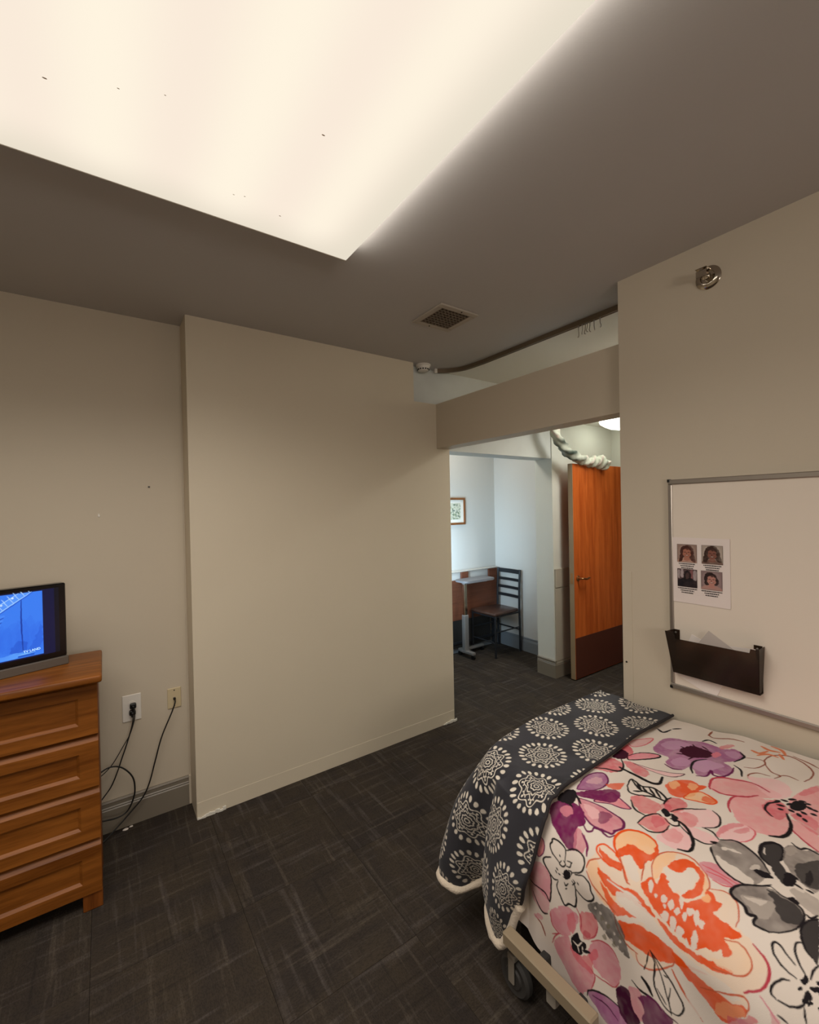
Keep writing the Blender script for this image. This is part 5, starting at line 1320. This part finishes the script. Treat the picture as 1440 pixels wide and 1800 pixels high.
# ---------------------------------------------------------------- throw blanket over the foot of the bed
# columns along the outer edge: inner point on top, shoulder, mid of the drop, hem
def topz(x, y):
    s = np.clip(1.94 - x, 0, 0.77); return comf(s, np.minimum(y, 0.97))[2]
COLS = [  # p, inner(x,y), shoulder(x,y,z), mid(x,y,z), hem(x,y,z), outward angle of the cloth
    (0.00, (1.945, 0.890), (1.945, 1.215, 0.705), (1.945, 1.275, 0.48), (1.945, 1.285, 0.26), 90),
    (0.16, (1.80, 0.890), (1.78, 1.220, 0.706), (1.78, 1.285, 0.48), (1.78, 1.300, 0.25), 90),
    (0.34, (1.62, 0.885), (1.58, 1.215, 0.706), (1.58, 1.290, 0.48), (1.58, 1.305, 0.24), 90),
    (0.50, (1.48, 0.882), (1.40, 1.210, 0.703), (1.40, 1.290, 0.48), (1.39, 1.320, 0.23), 90),
    (0.63, (1.38, 0.880), (1.24, 1.195, 0.695), (1.21, 1.290, 0.46), (1.19, 1.330, 0.20), 95),
    (0.74, (1.31, 0.878), (1.13, 1.165, 0.680), (1.055, 1.275, 0.46), (1.045, 1.325, 0.215), 112),
    (0.80, (1.28, 0.876), (1.095, 1.135, 0.668), (1.010, 1.235, 0.45), (1.005, 1.280, 0.225), 124),
    (0.86, (1.26, 0.875), (1.085, 1.105, 0.662), (1.020, 1.190, 0.44), (1.040, 1.225, 0.205), 132),
    (0.91, (1.24, 0.874), (1.080, 1.085, 0.660), (1.065, 1.150, 0.43), (1.100, 1.190, 0.225), 138),
    (0.95, (1.23, 0.873), (1.078, 1.070, 0.660), (1.080, 1.105, 0.43), (1.100, 1.135, 0.27), 144),
    (1.00, (1.22, 0.873), (1.068, 1.045, 0.662), (1.012, 1.070, 0.44), (1.028, 1.066, 0.255), 156),
    (1.06, (1.21, 0.872), (1.056, 1.010, 0.662), (0.992, 1.030, 0.43), (1.012, 1.020, 0.205), 166),
    (1.13, (1.19, 0.870), (1.050, 0.955, 0.662), (0.990, 0.985, 0.44), (1.022, 0.978, 0.225), 176),
    (1.20, (1.165, 0.868), (1.048, 0.890, 0.662), (0.996, 0.925, 0.48), (1.030, 0.945, 0.330), 180),
    (1.24, (1.150, 0.866), (1.048, 0.842, 0.662), (1.000, 0.868, 0.51), (1.030, 0.925, 0.375), 180)]
ncol, nrow = 560, 400
K = np.array([[c[0], *c[1], *c[2], *c[3], *c[4], c[5]] for c in COLS], float)
def crom(ts, xs, Y):
    """monotone-parameter cubic through rows of Y at xs"""
    m = np.gradient(Y, xs, axis=0); i = np.clip(np.searchsorted(xs, ts) - 1, 0, len(xs) - 2); h = (xs[i + 1] - xs[i])[:, None]; t = ((ts - xs[i]))[:, None] / h
    return (2 * t ** 3 - 3 * t ** 2 + 1) * Y[i] + (t ** 3 - 2 * t ** 2 + t) * h * m[i] + (-2 * t ** 3 + 3 * t ** 2) * Y[i + 1] + (t ** 3 - t ** 2) * h * m[i + 1]
pp = np.linspace(0, 1.24, ncol); V = crom(pp, K[:, 0], K[:, 1:])
inn, sh, md, hm, ang = V[:, 0:2], V[:, 2:5], V[:, 5:8], V[:, 8:11], np.radians(V[:, 11])
def blanket(nr, ins=0.0):
    q = np.linspace(0, 1, nr); Pt = np.zeros((len(pp), nr, 3)); UV = np.zeros((len(pp), nr, 2))
    qs = 0.47
    for j, a in enumerate(q):
        if a <= qs:
            f = a / qs; xy = inn + (sh[:, :2] - inn) * f
            z = topz(xy[:, 0], xy[:, 1]) * 1.0; e = sst(0.62, 1.0, np.full(len(pp), f))
            z = z * (1 - e) + np.minimum(z, sh[:, 2]) * e + 0.014
            Pt[:, j] = np.column_stack([xy, z]); UV[:, j] = xy
        else:
            f = (a - qs) / (1 - qs)
            s3 = sh + np.array([0, 0, 0.014])
            # quadratic-ish fall: shoulder -> mid -> hem, with a rounded start
            b0 = (1 - f) * (1 - 2 * f); b1 = 4 * f * (1 - f); b2 = f * (2 * f - 1)
            P_ = s3 * b0 + md * b1 + hm * b2
            Pt[:, j] = P_
    for j in range(1, nr):
        m = q[j] > qs
        if m:
            d = np.linalg.norm(Pt[:, j] - Pt[:, j - 1], axis=1)
            UV[:, j] = UV[:, j - 1] + np.column_stack([np.cos(ang), np.sin(ang)]) * d[:, None]
    # soften the crease at the shoulder
    for _ in range(14):
        k0, k1 = int(nr * (qs - 0.13)), int(nr * (qs + 0.15))
        Pt[:, k0:k1] = 0.25 * Pt[:, k0 - 1:k1 - 1] + 0.5 * Pt[:, k0:k1] + 0.25 * Pt[:, k0 + 1:k1 + 1]
    pgrid, qgrid = np.meshgrid(pp, q, indexing='ij')
    wr = 0.004 * np.sin(pgrid * 19 + 2 * np.sin(qgrid * 6)) * sst(0.25, 0.8, qgrid) + 0.003 * np.sin(qgrid * 23 + pgrid * 7)
    Pt[..., 2] += wr * (1 - 0.6 * sst(0.45, 0.6, qgrid)) ; Pt[..., 0] -= wr * sst(0.45, 0.7, qgrid)
    return Pt, UV
Pb, UVb = blanket(nrow)
def medallions(U, V):
    """white line medallions on a staggered lattice; returns coverage 0..1"""
    a, b, R = 0.166, 0.216, 0.084
    k = np.round((U - 1.443) / a); cx = 1.443 + a * k
    offy = np.where(np.mod(k, 2) == 0, 0.922, 1.030); m = np.round((V - offy) / b); cy = offy + b * m
    dx, dy = U - cx, V - cy; r = np.hypot(dx, dy) / R; th = np.arctan2(dy, dx) + 0.13 * k
    out = np.zeros_like(r)
    line = lambda d, w: np.clip((w - np.abs(d)) / 0.016 + 0.5, 0, 1)
    out = np.maximum(out, line(r - 0.085, 0.018)); out = np.maximum(out, line(r - (0.175 + 0.035 * np.abs(np.cos(4 * th))), 0.020))
    out = np.maximum(out, line(r - (0.30 + 0.055 * np.abs(np.cos(4 * th)) ** 2), 0.020) * (np.abs(np.cos(4 * th)) > 0.2))
    out = np.maximum(out, line(r - (0.425 + 0.065 * np.cos(8 * th)), 0.021))
    out = np.maximum(out, line(r - (0.62 + 0.080 * np.cos(8 * th)), 0.023))
    def dots(n, ph, rc, lr, lt):
        t = np.mod(th + ph, 2 * PI / n) - PI / n
        return np.clip(1.2 - np.sqrt(((r - rc) / lr) ** 2 + (r * t / (lt * (1 + 1.4 * (r - rc)))) ** 2), 0, 0.2) / 0.2
    out = np.maximum(out, dots(8, PI / 8, 0.56, 0.04, 0.034)); out = np.maximum(out, dots(16, 0, 0.49, 0.022, 0.022))
    out = np.maximum(out, dots(22, 0, 0.875, 0.112, 0.064))
    return out
cov = medallions(UVb[..., 0], UVb[..., 1])[..., None]
nz = vnoise(cov.shape[:2], 30, 9)[..., None]
colb = np.array(lin((50, 49, 54)))[None, None, :] * (0.75 + 0.5 * nz) * (1 - cov) + np.array(lin((222, 212, 196)))[None, None, :] * cov
tb = thing('throw_blanket', 'charcoal plush throw with white medallions over the bed foot', 'blanket', (1.48, 1.10, 0))
off = np.array([1.48, 1.10, 0])
Pl = Pb - off
grid_mesh('plush_face', Pl[..., 0], Pl[..., 1], Pl[..., 2], colb, M['plush'], tb)
# sherpa lining: a coarser copy pushed inward
Pc = Pl[::8, ::8]
if True:
    du = np.gradient(Pc, axis=0); dv = np.gradient(Pc, axis=1); nn = np.cross(du, dv); nn /= np.linalg.norm(nn, axis=-1, keepdims=True) + 1e-9
    sgn = -1.0 if nn[10, 5, 2] > 0 else 1.0
    Pn = Pc + nn * sgn * 0.009
    grid_mesh('sherpa_lining', Pn[..., 0], Pn[..., 1], Pn[..., 2], None, M['sherpa'], tb)
hem = [tuple(v) for v in (Pl[::6, -1] * 1.0)]
rs = random.Random(4)
hem = [(x, y, z - 0.002) for x, y, z in hem]
hb = obj('sherpa_hem', lambda bm: tube(bm, hem, [0.0145 + rs.uniform(-.0022, .0022) for _ in hem], 12), M['sherpa'], tb, 'all')
side = [tuple(v) for v in Pl[-1, ::6]]
obj('edge_binding', lambda bm: tube(bm, side, 0.0055, 8), mat('dark_binding', (38, 34, 36), 0.9), tb, 'all')
end = [tuple(v) for v in Pl[::6, 0]]
obj('edge_binding', lambda bm: tube(bm, end, 0.0055, 8), bpy.data.materials['dark_binding'], tb, 'all')
